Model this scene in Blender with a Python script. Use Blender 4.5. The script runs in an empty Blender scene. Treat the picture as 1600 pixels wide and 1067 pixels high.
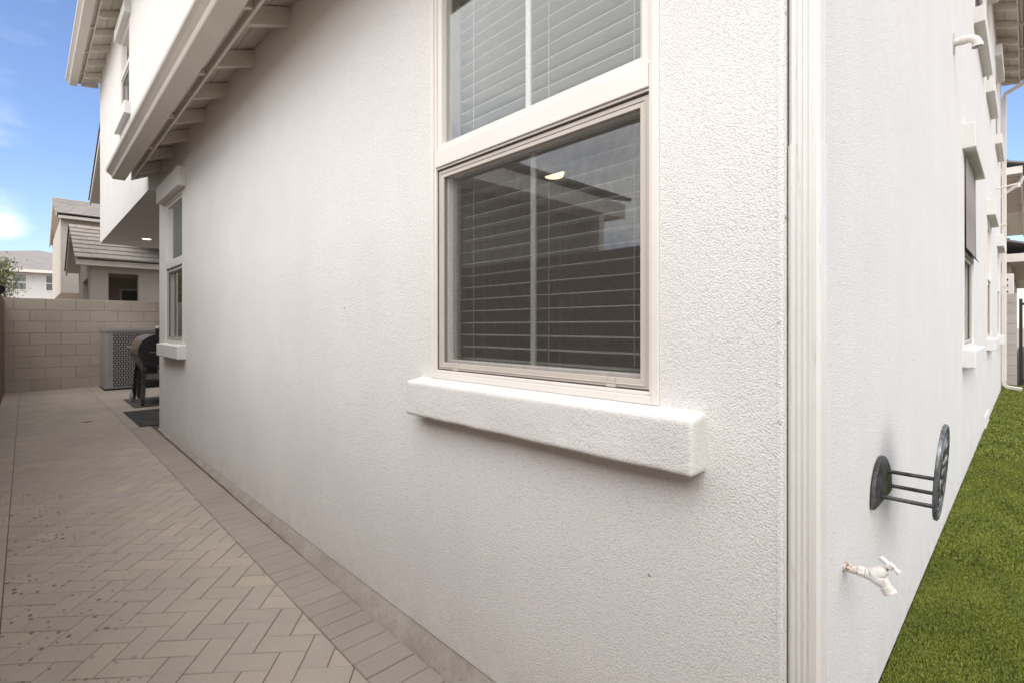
import bpy, bmesh, math, random
import numpy as np
from mathutils import Vector, Matrix, noise
R = math.radians
random.seed(7)
rng = np.random.default_rng(7)
sc = bpy.context.scene
COL = sc.collection

# ------------------------------------------------------------ camera, sky, sun, exposure
cd = bpy.data.cameras.new('camera'); cam = bpy.data.objects.new('camera', cd); COL.objects.link(cam)
cam.location = (-1.07, -0.333, 1.2)
cam.rotation_euler = (R(90), 0, R(-44.175))
cd.sensor_width = 36; cd.lens = 17.6; cd.shift_y = -0.0147
cd.clip_start = 0.02; cd.clip_end = 3000
sc.camera = cam

SUN_EL, SUN_AZ = 48.0, 244.0        # azimuth measured from +Y towards +X
w = bpy.data.worlds.new('World'); sc.world = w; w.use_nodes = True
nt = w.node_tree; nt.nodes.clear()
def N(nt, t, **k):
    n = nt.nodes.new(t)
    for a, b in k.items():
        setattr(n, a, b)
    return n
out = N(nt, 'ShaderNodeOutputWorld'); bg = N(nt, 'ShaderNodeBackground'); bg.inputs[1].default_value = 0.13
sky = N(nt, 'ShaderNodeTexSky'); sky.sky_type = 'NISHITA'; sky.sun_disc = False
sky.sun_elevation = R(SUN_EL); sky.sun_rotation = R(SUN_AZ); sky.air_density = 1.1; sky.dust_density = .5; sky.ozone_density = 2.4
tc = N(nt, 'ShaderNodeTexCoord')
mp = N(nt, 'ShaderNodeMapping'); mp.inputs['Scale'].default_value = (1, 1, 2.6)
no = N(nt, 'ShaderNodeTexNoise'); no.inputs['Scale'].default_value = 2.2; no.inputs['Detail'].default_value = 9; no.inputs['Roughness'].default_value = .56
nt.links.new(tc.outputs['Generated'], mp.inputs[0]); nt.links.new(mp.outputs[0], no.inputs['Vector'])
sp = N(nt, 'ShaderNodeSeparateXYZ'); nt.links.new(tc.outputs['Generated'], sp.inputs[0])
# cloud cover thickens overhead and away to the south and west, thin over the yard's end
def M(nt, op, a, b=None, c=None, clamp=False):
    n = N(nt, 'ShaderNodeMath', operation=op); n.use_clamp = clamp
    for i, v in enumerate((a, b, c)):
        if v is None: continue
        if isinstance(v, (int, float)): n.inputs[i].default_value = v
        else: nt.links.new(v, n.inputs[i])
    return n.outputs[0]
dz = M(nt, 'MULTIPLY', sp.outputs[2], .62)
dy = M(nt, 'MULTIPLY', sp.outputs[1], -.22)
dx = M(nt, 'MULTIPLY', sp.outputs[0], -.42)
s1 = M(nt, 'ADD', dz, dy); s1 = M(nt, 'ADD', s1, dx); s1 = M(nt, 'ADD', s1, no.outputs[0])
vd = N(nt, 'ShaderNodeVectorMath', operation='DISTANCE'); nt.links.new(tc.outputs['Generated'], vd.inputs[0]); vd.inputs[1].default_value = (-.022, .989, .142)
blob = N(nt, 'ShaderNodeMapRange'); nt.links.new(vd.outputs['Value'], blob.inputs[0]); blob.inputs[1].default_value = .005; blob.inputs[2].default_value = .07; blob.inputs[3].default_value = .33; blob.inputs[4].default_value = 0
s1 = M(nt, 'ADD', s1, blob.outputs[0])
mask = N(nt, 'ShaderNodeMapRange'); mask.interpolation_type = 'SMOOTHSTEP'
mask.inputs[1].default_value = .54; mask.inputs[2].default_value = .86; nt.links.new(s1, mask.inputs[0])
mx = N(nt, 'ShaderNodeMix', data_type='RGBA')
sk2 = N(nt, 'ShaderNodeMix', data_type='RGBA', blend_type='MULTIPLY'); sk2.inputs[0].default_value = 1; nt.links.new(sky.outputs[0], sk2.inputs[6]); sk2.inputs[7].default_value = (.92, .93, 1.08, 1)
nt.links.new(mask.outputs[0], mx.inputs[0]); nt.links.new(sk2.outputs[2], mx.inputs[6]); mx.inputs[7].default_value = (10.6, 10.45, 10.5, 1)
nt.links.new(mx.outputs[2], bg.inputs[0]); nt.links.new(bg.outputs[0], out.inputs[0])

sd = bpy.data.lights.new('sun', 'SUN'); sd.energy = 1.3; sd.angle = R(48); sd.color = (1, .985, .965)
sun = bpy.data.objects.new('sun', sd); COL.objects.link(sun)
a, e = R(SUN_AZ), R(SUN_EL)
sdir = Vector((math.sin(a) * math.cos(e), math.cos(a) * math.cos(e), math.sin(e)))
sun.rotation_euler = sdir.to_track_quat('Z', 'Y').to_euler()
vs = sc.view_settings; vs.view_transform = 'Standard'; vs.look = 'None'; vs.gamma = 1; vs.exposure = 0.63; vs.use_curve_mapping = False
sc.cycles.max_bounces = 10; sc.cycles.transparent_max_bounces = 16; sc.cycles.diffuse_bounces = 5

# ------------------------------------------------------------ materials
MATS = {}
def newmat(name, col, rough=.6, metal=0., spec=.5):
    m = bpy.data.materials.new(name); m.use_nodes = True
    b = m.node_tree.nodes['Principled BSDF']
    b.inputs['Base Color'].default_value = (*col, 1); b.inputs['Roughness'].default_value = rough
    b.inputs['Metallic'].default_value = metal; b.inputs['Specular IOR Level'].default_value = spec
    MATS[name] = m
    return m, m.node_tree, b
def ramp(nt, src, stops):
    r = N(nt, 'ShaderNodeValToRGB'); nt.links.new(src, r.inputs[0])
    els = r.color_ramp.elements
    while len(els) < len(stops): els.new(.5)
    for el, (p, c) in zip(els, stops):
        el.position = p; el.color = (*c, 1) if len(c) == 3 else c
    return r.outputs[0]
def tnoise(nt, vec, scale, detail=3, rough=.5):
    n = N(nt, 'ShaderNodeTexNoise'); n.inputs['Scale'].default_value = scale; n.inputs['Detail'].default_value = detail; n.inputs['Roughness'].default_value = rough
    nt.links.new(vec, n.inputs['Vector']); return n.outputs[0]
def mixc(nt, f, a, b, mode='MIX'):
    n = N(nt, 'ShaderNodeMix', data_type='RGBA', blend_type=mode)
    for i, v in ((0, f), (6, a), (7, b)):
        if isinstance(v, (int, float)): n.inputs[i].default_value = v
        elif isinstance(v, tuple): n.inputs[i].default_value = (*v, 1)
        else: nt.links.new(v, n.inputs[i])
    return n.outputs[2]
def geo_pos(nt):
    g = N(nt, 'ShaderNodeNewGeometry'); return g.outputs['Position']
def bump(nt, b, h, dist, strength=1.):
    n = N(nt, 'ShaderNodeBump'); n.inputs['Distance'].default_value = dist; n.inputs['Strength'].default_value = strength
    nt.links.new(h, n.inputs['Height']); nt.links.new(n.outputs[0], b.inputs['Normal'])

def stucco(name, col, coarse=1., dirt=True):
    m, nt, b = newmat(name, col, .92, 0, .2)
    p = geo_pos(nt)
    wv = N(nt, 'ShaderNodeMapping'); wv.inputs['Scale'].default_value = (1, 1, 1); nt.links.new(p, wv.inputs[0]); v = wv.outputs[0]
    n1 = tnoise(nt, v, 205 / coarse, 4, .66)
    n2 = tnoise(nt, v, 70 / coarse, 3, .55)
    n3 = tnoise(nt, v, 2.3, 3, .5)
    vo = N(nt, 'ShaderNodeTexVoronoi'); vo.inputs['Scale'].default_value = 250 / coarse; nt.links.new(v, vo.inputs['Vector'])
    amp = M(nt, 'ADD', M(nt, 'MULTIPLY_ADD', n3, 1.0, .1), M(nt, 'MULTIPLY', tnoise(nt, v, 11, 3, .55), .7))
    h = M(nt, 'MULTIPLY_ADD', n2, .45, M(nt, 'MULTIPLY', n1, .75))
    h = M(nt, 'ADD', M(nt, 'MULTIPLY_ADD', vo.outputs['Distance'], -.55, h), .42)
    h2 = M(nt, 'MULTIPLY', h, amp)
    bump(nt, b, h2, .0023 * coarse, .95)
    c = mixc(nt, ramp(nt, n3, [(.3, (0, 0, 0)), (.75, (1, 1, 1))]), tuple(x * .95 for x in col), tuple(min(x * 1.03, .9) for x in col))
    pit = ramp(nt, h, [(.56, (1, 1, 1)), (.76, (0, 0, 0))])
    c = mixc(nt, M(nt, 'MULTIPLY', pit, .26), c, (col[0] * .55, col[1] * .52, col[2] * .48))
    if dirt:
        sep = N(nt, 'ShaderNodeSeparateXYZ'); nt.links.new(p, sep.inputs[0])
        st = N(nt, 'ShaderNodeMapping'); st.inputs['Scale'].default_value = (3, 3, .45); nt.links.new(p, st.inputs[0])
        stn = tnoise(nt, st.outputs[0], 1.6, 5, .6)
        c = mixc(nt, M(nt, 'MULTIPLY', ramp(nt, stn, [(.45, (0, 0, 0)), (.8, (1, 1, 1))]), .22), c, tuple(x * .84 for x in col))
        # splash soil near the footing, broken up
        low = N(nt, 'ShaderNodeMapRange'); low.inputs[1].default_value = .05; low.inputs[2].default_value = .30; low.inputs[3].default_value = 1; low.inputs[4].default_value = 0
        nt.links.new(sep.outputs[2], low.inputs[0])
        sn = tnoise(nt, p, 9, 6, .65)
        f = M(nt, 'MULTIPLY', low.outputs[0], ramp(nt, sn, [(.40, (0, 0, 0)), (.7, (1, 1, 1))]))
        c = mixc(nt, M(nt, 'MULTIPLY', f, .35), c, (.45, .38, .31))
        # sparse scuffs and insects
        sv = N(nt, 'ShaderNodeTexVoronoi'); sv.inputs['Scale'].default_value = 4.3; nt.links.new(p, sv.inputs['Vector'])
        dn = tnoise(nt, p, 60, 2)
        dd = M(nt, 'MULTIPLY_ADD', dn, .03, sv.outputs['Distance'])
        spot = ramp(nt, dd, [(.036, (1, 1, 1)), (.043, (0, 0, 0))])
        c = mixc(nt, M(nt, 'MULTIPLY', spot, .75), c, (.16, .13, .11))
    nt.links.new(c, b.inputs['Base Color'])
    return m
STUCCO = stucco('stucco_white', (.755, .735, .715))
STUCCO_SILL = stucco('stucco_sill', (.735, .715, .695), .95, False)
BEAD = stucco('stucco_corner', (.76, .74, .72), 1., False)
nt = BEAD.node_tree; b = nt.nodes['Principled BSDF']; p = geo_pos(nt); src = b.inputs['Base Color'].links[0].from_socket
g1 = ramp(nt, tnoise(nt, p, 42, 5, .7), [(.62, (0, 0, 0)), (.66, (1, 1, 1))])
nt.links.new(mixc(nt, M(nt, 'MULTIPLY', g1, .7), src, (.20, .17, .15)), b.inputs['Base Color'])
STUCCO_FAR = stucco('stucco_beige', (.50, .452, .405), 1.5, False)
STUCCO_FARW = stucco('stucco_far_white', (.68, .66, .63), 1.5, False)
STUCCO_OLIVE = stucco('stucco_olive', (.36, .36, .31), 1.5, False)
STUCCO_TAUPE = stucco('stucco_taupe', (.30, .28, .26), 1.5, False)

def paint(name, col, rough=.45, var=.06, grain=False):
    m, nt, b = newmat(name, col, rough, 0, .4)
    p = geo_pos(nt)
    n = tnoise(nt, p, 3.2, 5, .6)
    c = mixc(nt, ramp(nt, n, [(.35, (0, 0, 0)), (.7, (1, 1, 1))]), tuple(x * (1 - var) for x in col), tuple(x * (1 + var * .5) for x in col))
    n2 = tnoise(nt, p, 26, 4, .7)
    c = mixc(nt, M(nt, 'MULTIPLY', ramp(nt, n2, [(.60, (0, 0, 0)), (.74, (1, 1, 1))]), .3), c, tuple(x * .80 for x in col))
    nt.links.new(c, b.inputs['Base Color'])
    if grain:
        mpn = N(nt, 'ShaderNodeMapping'); mpn.inputs['Scale'].default_value = (8, 60, 60); nt.links.new(p, mpn.inputs[0])
        bump(nt, b, tnoise(nt, mpn.outputs[0], 2, 4, .6), .004, .5)
    else:
        bump(nt, b, tnoise(nt, p, 40, 2), .0006, .4)
    return m
TRIM = paint('trim_paint', (.66, .61, .55), .55, .06, True)
GUT = paint('gutter_paint', (.67, .62, .565), .38, .05)
DS = paint('downspout_paint', (.70, .68, .65), .32, .05)
# scuffs of grime on the downspout
nt = DS.node_tree; b = nt.nodes['Principled BSDF']; p = geo_pos(nt)
mpn = N(nt, 'ShaderNodeMapping'); mpn.inputs['Scale'].default_value = (60, 60, 3.5); nt.links.new(p, mpn.inputs[0])
g = ramp(nt, tnoise(nt, mpn.outputs[0], 1.3, 6, .7), [(.60, (0, 0, 0)), (.70, (1, 1, 1))])
src = b.inputs['Base Color'].links[0].from_socket
nt.links.new(mixc(nt, M(nt, 'MULTIPLY', g, .55), src, (.33, .30, .27)), b.inputs['Base Color'])
VINYL = paint('window_vinyl', (.74, .70, .655), .35, .03)
SCRF = paint('screen_frame_paint', (.54, .49, .44), .4, .06)
MUNT = paint('muntin_paint', (.66, .675, .645), .4, .02)
BLIND, _, _ = newmat('blind_slat', (.52, .52, .505), .45)
GAP_SHADE, _, _ = newmat('gap_shade_brown', (.07, .055, .045), .7)
DARK, _, _ = newmat('dark_gap', (.02, .018, .016), .8)
PVC = paint('white_pvc', (.72, .68, .63), .35, .05)

def glassmat(name, k, tint=(.955, .965, .95)):
    m = bpy.data.materials.new(name); m.use_nodes = True; nt = m.node_tree; nt.nodes.clear()
    o = N(nt, 'ShaderNodeOutputMaterial'); t = N(nt, 'ShaderNodeBsdfTransparent'); t.inputs[0].default_value = (*tint, 1)
    g = N(nt, 'ShaderNodeBsdfGlossy'); g.inputs['Roughness'].default_value = .012; g.inputs[0].default_value = (.95, .97, .97, 1)
    g2 = N(nt, 'ShaderNodeNewGeometry'); dt = N(nt, 'ShaderNodeVectorMath', operation='DOT_PRODUCT')
    nt.links.new(g2.outputs['Incoming'], dt.inputs[0]); nt.links.new(g2.outputs['True Normal'], dt.inputs[1])
    cth = M(nt, 'SUBTRACT', 1.0, M(nt, 'ABSOLUTE', dt.outputs['Value'])); sch = M(nt, 'MULTIPLY_ADD', M(nt, 'POWER', cth, 5.0), .96, .04)
    ff = M(nt, 'MULTIPLY', sch, k, clamp=True)
    ms = N(nt, 'ShaderNodeMixShader'); nt.links.new(ff, ms.inputs[0]); nt.links.new(t.outputs[0], ms.inputs[1]); nt.links.new(g.outputs[0], ms.inputs[2])
    nt.links.new(ms.outputs[0], o.inputs[0]); 
    bp = N(nt, 'ShaderNodeBump'); bp.inputs['Distance'].default_value = .002; bp.inputs['Strength'].default_value = .25
    nt.links.new(tnoise(nt, geo_pos(nt), 2.5, 1), bp.inputs['Height']); nt.links.new(bp.outputs[0], g.inputs['Normal'])
    return m
GLASS = glassmat('double_glazing', 2.1)
GLASS_L = glassmat('coated_glazing', 3.3)
GLASS_FAR = glassmat('glazing_far', 1.5, (.5, .55, .52))
def meshmat():
    m = bpy.data.materials.new('insect_mesh'); m.use_nodes = True; nt = m.node_tree; nt.nodes.clear()
    o = N(nt, 'ShaderNodeOutputMaterial'); t = N(nt, 'ShaderNodeBsdfTransparent')
    d = N(nt, 'ShaderNodeBsdfDiffuse'); d.inputs[0].default_value = (.105, .096, .09, 1)
    p = geo_pos(nt); sep = N(nt, 'ShaderNodeSeparateXYZ'); nt.links.new(p, sep.inputs[0])
    # moire bands and swirls, an optical effect, painted in as uneven mesh coverage
    mpn = N(nt, 'ShaderNodeMapping'); mpn.inputs['Scale'].default_value = (30, 45, 7); nt.links.new(p, mpn.inputs[0])
    n1 = tnoise(nt, mpn.outputs[0], 1., 3, .6)
    mp2 = N(nt, 'ShaderNodeMapping'); mp2.inputs['Scale'].default_value = (6, 9, 160); nt.links.new(p, mp2.inputs[0])
    n2 = tnoise(nt, mp2.outputs[0], 1., 2, .5)
    wv = N(nt, 'ShaderNodeTexWave'); wv.wave_type = 'RINGS'; wv.rings_direction = 'SPHERICAL'; wv.inputs['Scale'].default_value = 9; wv.inputs['Distortion'].default_value = 9; wv.inputs['Detail'].default_value = 2; wv.inputs['Detail Scale'].default_value = 2.5
    mp3 = N(nt, 'ShaderNodeMapping'); mp3.inputs['Location'].default_value = (0, -.15, -1.55); nt.links.new(p, mp3.inputs[0]); nt.links.new(mp3.outputs[0], wv.inputs['Vector'])
    f = M(nt, 'MULTIPLY_ADD', n1, .16, .17); f = M(nt, 'MULTIPLY_ADD', n2, .14, f); f = M(nt, 'MULTIPLY_ADD', wv.outputs['Fac'], .04, f)
    ms = N(nt, 'ShaderNodeMixShader'); nt.links.new(f, ms.inputs[0]); nt.links.new(t.outputs[0], ms.inputs[1]); nt.links.new(d.outputs[0], ms.inputs[2])
    nt.links.new(ms.outputs[0], o.inputs[0]); return m
MESH = meshmat()

def blockmat(name, c1, c2, cm, axis='x', z0=.065):
    m, nt, b = newmat(name, c1, .93, 0, .15)
    p = geo_pos(nt); sep = N(nt, 'ShaderNodeSeparateXYZ'); nt.links.new(p, sep.inputs[0])
    cmb = N(nt, 'ShaderNodeCombineXYZ'); nt.links.new(sep.outputs[0 if axis == 'x' else 1], cmb.inputs[0])
    nt.links.new(M(nt, 'SUBTRACT', sep.outputs[2], z0), cmb.inputs[1])
    br = N(nt, 'ShaderNodeTexBrick'); br.offset = .5; br.inputs['Scale'].default_value = 1; br.inputs['Brick Width'].default_value = .406
    br.inputs['Row Height'].default_value = .2032; br.inputs['Mortar Size'].default_value = .0045; br.inputs['Mortar Smooth'].default_value = .8; br.inputs['Bias'].default_value = -.1
    nt.links.new(cmb.outputs[0], br.inputs['Vector'])
    br.inputs['Color1'].default_value = (*c1, 1); br.inputs['Color2'].default_value = (*c2, 1); br.inputs['Mortar'].default_value = (*cm, 1)
    n = tnoise(nt, p, 2.2, 6, .65)
    c = mixc(nt, M(nt, 'MULTIPLY', ramp(nt, n, [(.38, (0, 0, 0)), (.64, (1, 1, 1))]), .55), br.outputs['Color'], tuple(x * 1.22 for x in c1))
    n4 = tnoise(nt, p, 90, 3, .7)
    c = mixc(nt, M(nt, 'MULTIPLY', ramp(nt, n4, [(.3, (1, 1, 1)), (.5, (0, 0, 0))]), .3), c, tuple(x * .6 for x in c1))
    nt.links.new(c, b.inputs['Base Color'])
    h = M(nt, 'MULTIPLY_ADD', br.outputs['Fac'], -1.4, M(nt, 'MULTIPLY', n4, .5))
    bump(nt, b, h, .008, .9); return m
BLOCK_B = blockmat('block_beige', (.425, .37, .315), (.475, .415, .36), (.35, .30, .255), 'x', .065)
BLOCK_L = blockmat('block_brown', (.21, .145, .11), (.25, .175, .135), (.13, .095, .075), 'y', .065)
BLOCK_R = blockmat('block_grey', (.40, .36, .33), (.45, .41, .37), (.25, .22, .2), 'y', .03)

def attrmat(name, rough, basecols, dirt_scale=4., bmp=.0015, stains=False, fine=120):
    """colour from the per-piece 'tone' value stored on the mesh"""
    m, nt, b = newmat(name, basecols[0], rough, 0, .25)
    at = N(nt, 'ShaderNodeAttribute'); at.attribute_name = 'tone'
    stops = [(i / (len(basecols) - 1), c) for i, c in enumerate(basecols)]
    c = ramp(nt, at.outputs['Fac'], stops)
    p = geo_pos(nt)
    n = tnoise(nt, p, dirt_scale, 6, .65)
    c = mixc(nt, M(nt, 'MULTIPLY', ramp(nt, n, [(.3, (0, 0, 0)), (.72, (1, 1, 1))]), .35), c, tuple(x * 1.22 for x in basecols[1]))
    nbig = tnoise(nt, p, 1.1, 4, .6)
    c = mixc(nt, M(nt, 'MULTIPLY', ramp(nt, nbig, [(.42, (0, 0, 0)), (.66, (1, 1, 1))]), .3), c, tuple(x * .74 for x in basecols[0]))
    n2 = tnoise(nt, p, fine, 4, .7)
    c = mixc(nt, M(nt, 'MULTIPLY', ramp(nt, n2, [(.34, (1, 1, 1)), (.52, (0, 0, 0))]), .35), c, tuple(x * .55 for x in basecols[1]))
    if stains:
        mpn = N(nt, 'ShaderNodeMapping'); mpn.inputs['Scale'].default_value = (1.0, .7, 1); nt.links.new(p, mpn.inputs[0])
        v = N(nt, 'ShaderNodeTexVoronoi'); v.inputs['Scale'].default_value = 38; nt.links.new(mpn.outputs[0], v.inputs['Vector'])
        sz = N(nt, 'ShaderNodeSeparateColor'); nt.links.new(v.outputs['Color'], sz.inputs[0])
        wob = tnoise(nt, p, 70, 3)
        thr = M(nt, 'MULTIPLY_ADD', M(nt, 'POWER', sz.outputs[0], 1.6), .44, -.03)
        d = M(nt, 'ADD', v.outputs['Distance'], M(nt, 'MULTIPLY', M(nt, 'SUBTRACT', wob, .5), .5))
        spot = N(nt, 'ShaderNodeMapRange'); nt.links.new(M(nt, 'SUBTRACT', thr, d), spot.inputs[0]); spot.inputs[1].default_value = 0; spot.inputs[2].default_value = .05
        sep = N(nt, 'ShaderNodeSeparateXYZ'); nt.links.new(p, sep.inputs[0])
        near = N(nt, 'ShaderNodeMapRange'); nt.links.new(sep.outputs[0], near.inputs[0]); near.inputs[1].default_value = -.66; near.inputs[2].default_value = -.86
        ny = N(nt, 'ShaderNodeMapRange'); nt.links.new(sep.outputs[1], ny.inputs[0]); ny.inputs[1].default_value = 5.5; ny.inputs[2].default_value = 4.0
        pat = ramp(nt, tnoise(nt, p, 2.6, 3), [(.40, (0, 0, 0)), (.55, (1, 1, 1))])
        f = M(nt, 'MULTIPLY', M(nt, 'MULTIPLY', spot.outputs[0], near.outputs[0]), M(nt, 'MULTIPLY', ny.outputs[0], pat))
        c = mixc(nt, M(nt, 'MULTIPLY', f, .72), c, (.085, .06, .045))
    nt.links.new(c, b.inputs['Base Color'])
    bump(nt, b, M(nt, 'MULTIPLY_ADD', n2, .6, n), bmp, .8)
    return m
PAVER = attrmat('paver', .85, [(.365, .318, .275), (.405, .35, .298), (.38, .333, .292), (.44, .372, .305), (.355, .316, .28), (.41, .352, .298)], 5, .0016, True, 190)
BORDER = attrmat('border_paver', .85, [(.315, .27, .235), (.335, .287, .249), (.318, .278, .247), (.35, .30, .258)], 5, .0016, False, 190)
TILE = attrmat('concrete_roof_tile', .9, [(.32, .288, .262), (.37, .335, .305), (.29, .265, .245), (.41, .37, .335)], 6, .003, False, 60)
TILE_M = attrmat('weathered_roof_tile', .9, [(.22, .20, .19), (.25, .23, .215), (.21, .19, .18)], 6, .003, False, 60)
TILE_D = attrmat('dark_roof_tile', .9, [(.10, .088, .082), (.13, .112, .10), (.085, .078, .075)], 6, .003, False, 60)
JOINT, nt_, b_ = newmat('joint_sand', (.10, .08, .066), .95)
CONC, nt, b = newmat('footing_concrete', (.42, .36, .30), .9)
p = geo_pos(nt); n1 = tnoise(nt, p, 7, 6, .65); n2 = tnoise(nt, p, 75, 5, .7)
c = mixc(nt, ramp(nt, n1, [(.35, (0, 0, 0)), (.7, (1, 1, 1))]), (.29, .255, .22), (.38, .345, .305))
c = mixc(nt, M(nt, 'MULTIPLY', ramp(nt, n2, [(.56, (0, 0, 0)), (.64, (1, 1, 1))]), .5), c, (.20, .155, .12))
nt.links.new(c, b.inputs['Base Color']); bump(nt, b, M(nt, 'MULTIPLY_ADD', n2, -.5, n1), .006, 1)

GROUND, nt, b = newmat('dirt_ground', (.28, .23, .18), .95)
p = geo_pos(nt); nt.links.new(mixc(nt, tnoise(nt, p, .7, 8, .7), (.22, .18, .14), (.34, .28, .22)), b.inputs['Base Color'])
LAWN, nt, b = newmat('turf_backing', (.03, .038, .007), .95)
GRASS, nt, b = newmat('turf_blades', (.10, .15, .02), .5, 0, .35)
at = N(nt, 'ShaderNodeAttribute'); at.attribute_name = 'tone'
c = ramp(nt, at.outputs['Fac'], [(0, (.065, .082, .009)), (.35, (.138, .172, .015)), (.7, (.19, .222, .023)), (.93, (.22, .225, .035)), (1, (.38, .32, .10))])
nt.links.new(c, b.inputs['Base Color'])
LEAF, nt, b = newmat('leaf', (.07, .10, .02), .5)
at = N(nt, 'ShaderNodeAttribute'); at.attribute_name = 'tone'
nt.links.new(ramp(nt, at.outputs['Fac'], [(0, (.06, .085, .012)), (.5, (.15, .18, .025)), (1, (.27, .27, .05))]), b.inputs['Base Color'])
BARK, _, _ = newmat('bark', (.13, .10, .075), .9)
ACM, nt, b = newmat('ac_cabinet_grey', (.30, .285, .30), .42)
p = geo_pos(nt); nt.links.new(mixc(nt, tnoise(nt, p, 4, 5), (.26, .25, .262), (.34, .325, .335)), b.inputs['Base Color'])
ACG, _, _ = newmat('ac_grille_paint', (.36, .34, .33), .5)
GBLK, _, _ = newmat('grill_black_enamel', (.022, .021, .022), .34)
GBRZ, _, _ = newmat('grill_bronze_lid', (.20, .135, .10), .32, .55)
STEEL, _, _ = newmat('steel', (.55, .53, .5), .3, .95)
GALV, _, _ = newmat('galvanised', (.42, .41, .39), .42, .85)
RUB, nt, b = newmat('mat_rubber', (.03, .03, .029), .8)
p = geo_pos(nt); nt.links.new(mixc(nt, ramp(nt, tnoise(nt, p, 6, 6, .7), [(.5, (0, 0, 0)), (.8, (1, 1, 1))]), (.026, .026, .026), (.09, .08, .07)), b.inputs['Base Color'])
IRON, nt, b = newmat('cast_iron_grey', (.085, .085, .092), .42, .55)
p = geo_pos(nt); nt.links.new(mixc(nt, ramp(nt, tnoise(nt, p, 22, 5, .7), [(.4, (0, 0, 0)), (.7, (1, 1, 1))]), (.045, .043, .043), (.15, .15, .16)), b.inputs['Base Color'])
bump(nt, b, tnoise(nt, p, 130, 3), .0012, .6)
PEW, nt, b = newmat('pewter_relief', (.20, .205, .22), .34, .65)
p = geo_pos(nt); nt.links.new(mixc(nt, ramp(nt, tnoise(nt, p, 30, 5, .7), [(.35, (0, 0, 0)), (.7, (1, 1, 1))]), (.10, .10, .105), (.27, .28, .30)), b.inputs['Base Color'])
bump(nt, b, tnoise(nt, p, 90, 3), .0015, .7)
BRASS, nt, b = newmat('painted_pipe', (.66, .58, .52), .4)
p = geo_pos(nt); nt.links.new(mixc(nt, ramp(nt, tnoise(nt, p, 120, 3, .6), [(.55, (0, 0, 0)), (.60, (1, 1, 1))]), (.62, .54, .48), (.16, .08, .04)), b.inputs['Base Color'])
FAUC, nt, b = newmat('worn_white_paint', (.66, .62, .57), .38)
p = geo_pos(nt); g1 = tnoise(nt, p, 95, 4, .65); g2 = tnoise(nt, p, 38, 3, .6)
c = mixc(nt, ramp(nt, g2, [(.42, (0, 0, 0)), (.62, (1, 1, 1))]), (.74, .72, .69), (.63, .59, .55))
c = mixc(nt, M(nt, 'MULTIPLY', ramp(nt, g1, [(.62, (0, 0, 0)), (.67, (1, 1, 1))]), .75), c, (.20, .12, .07))
nt.links.new(c, b.inputs['Base Color']); bump(nt, b, g1, .0012, .8)
ROOMW, _, _ = newmat('room_wall', (.55, .535, .51), .8)
ROOMF, _, _ = newmat('room_floor', (.16, .12, .09), .6)
SUNS, nt, b = newmat('solar_screen_cloth', (.25, .215, .19), .9)
BLACKM, _, _ = newmat('black_metal', (.018, .018, .019), .4)
WOODG, _, _ = newmat('gate_board', (.12, .075, .05), .7)
LAMP, nt, b = newmat('lit_lamp', (1, .9, .7), .5)
b.inputs['Emission Color'].default_value = (1, .76, .44, 1); b.inputs['Emission Strength'].default_value = 2.6

# ------------------------------------------------------------ mesh helpers
def box(bm, x0, x1, y0, y1, z0, z1):
    v = [bm.verts.new((x, y, z)) for z in (z0, z1) for x, y in ((x0, y0), (x1, y0), (x1, y1), (x0, y1))]
    for f in ((3, 2, 1, 0), (4, 5, 6, 7), (0, 1, 5, 4), (1, 2, 6, 5), (2, 3, 7, 6), (3, 0, 4, 7)):
        bm.faces.new([v[i] for i in f])
    return v
def prism(bm, prof, axis, a0, a1):
    """closed profile polygon (two coords) extruded along an axis; 'y': prof=(x,z); 'x': prof=(y,z); 'z': prof=(x,y)"""
    def P(q, t):
        return {'y': (q[0], t, q[1]), 'x': (t, q[0], q[1]), 'z': (q[0], q[1], t)}[axis]
    A = [bm.verts.new(P(q, a0)) for q in prof]; B = [bm.verts.new(P(q, a1)) for q in prof]
    n = len(prof)
    for i in range(n):
        bm.faces.new((A[i], A[(i + 1) % n], B[(i + 1) % n], B[i]))
    bm.faces.new(A[::-1]); bm.faces.new(B)
TK = 1.0
def tube(bm, pts, r, seg=16, caps=True):
    pts = [Vector(p) for p in pts]; n = len(pts)
    rs = r if isinstance(r, (list, tuple)) else [r] * n
    rs = [q * TK for q in rs]
    rings = []; up = None
    for i, p in enumerate(pts):
        t = (pts[min(i + 1, n - 1)] - pts[max(i - 1, 0)]).normalized()
        if up is None:
            up = t.orthogonal().normalized()
        up = (up - t * up.dot(t)).normalized(); s = t.cross(up)
        rings.append([bm.verts.new(p + (up * math.cos(2 * math.pi * k / seg) + s * math.sin(2 * math.pi * k / seg)) * rs[i]) for k in range(seg)])
    for a, b in zip(rings, rings[1:]):
        for k in range(seg):
            bm.faces.new((a[k], a[(k + 1) % seg], b[(k + 1) % seg], b[k]))
    if caps:
        bm.faces.new(rings[0][::-1]); bm.faces.new(rings[-1])
def make(name, bm, mat, parent=None, smooth=False, bevel=0, seg=2, world=None):
    bmesh.ops.recalc_face_normals(bm, faces=bm.faces)
    me = bpy.data.meshes.new(name); bm.to_mesh(me); bm.free()
    o = bpy.data.objects.new(name, me); COL.objects.link(o); me.materials.append(mat)
    if smooth:
        me.polygons.foreach_set('use_smooth', [True] * len(me.polygons))
        if name != 'window_sill': me.set_sharp_from_angle(angle=R(38))
    if bevel:
        b = o.modifiers.new('bevel', 'BEVEL'); b.width = bevel; b.segments = seg; b.limit_method = 'ANGLE'; b.angle_limit = R(35)
    if parent: o.parent = parent
    if world is not None: o.matrix_local = world
    return o
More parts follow.
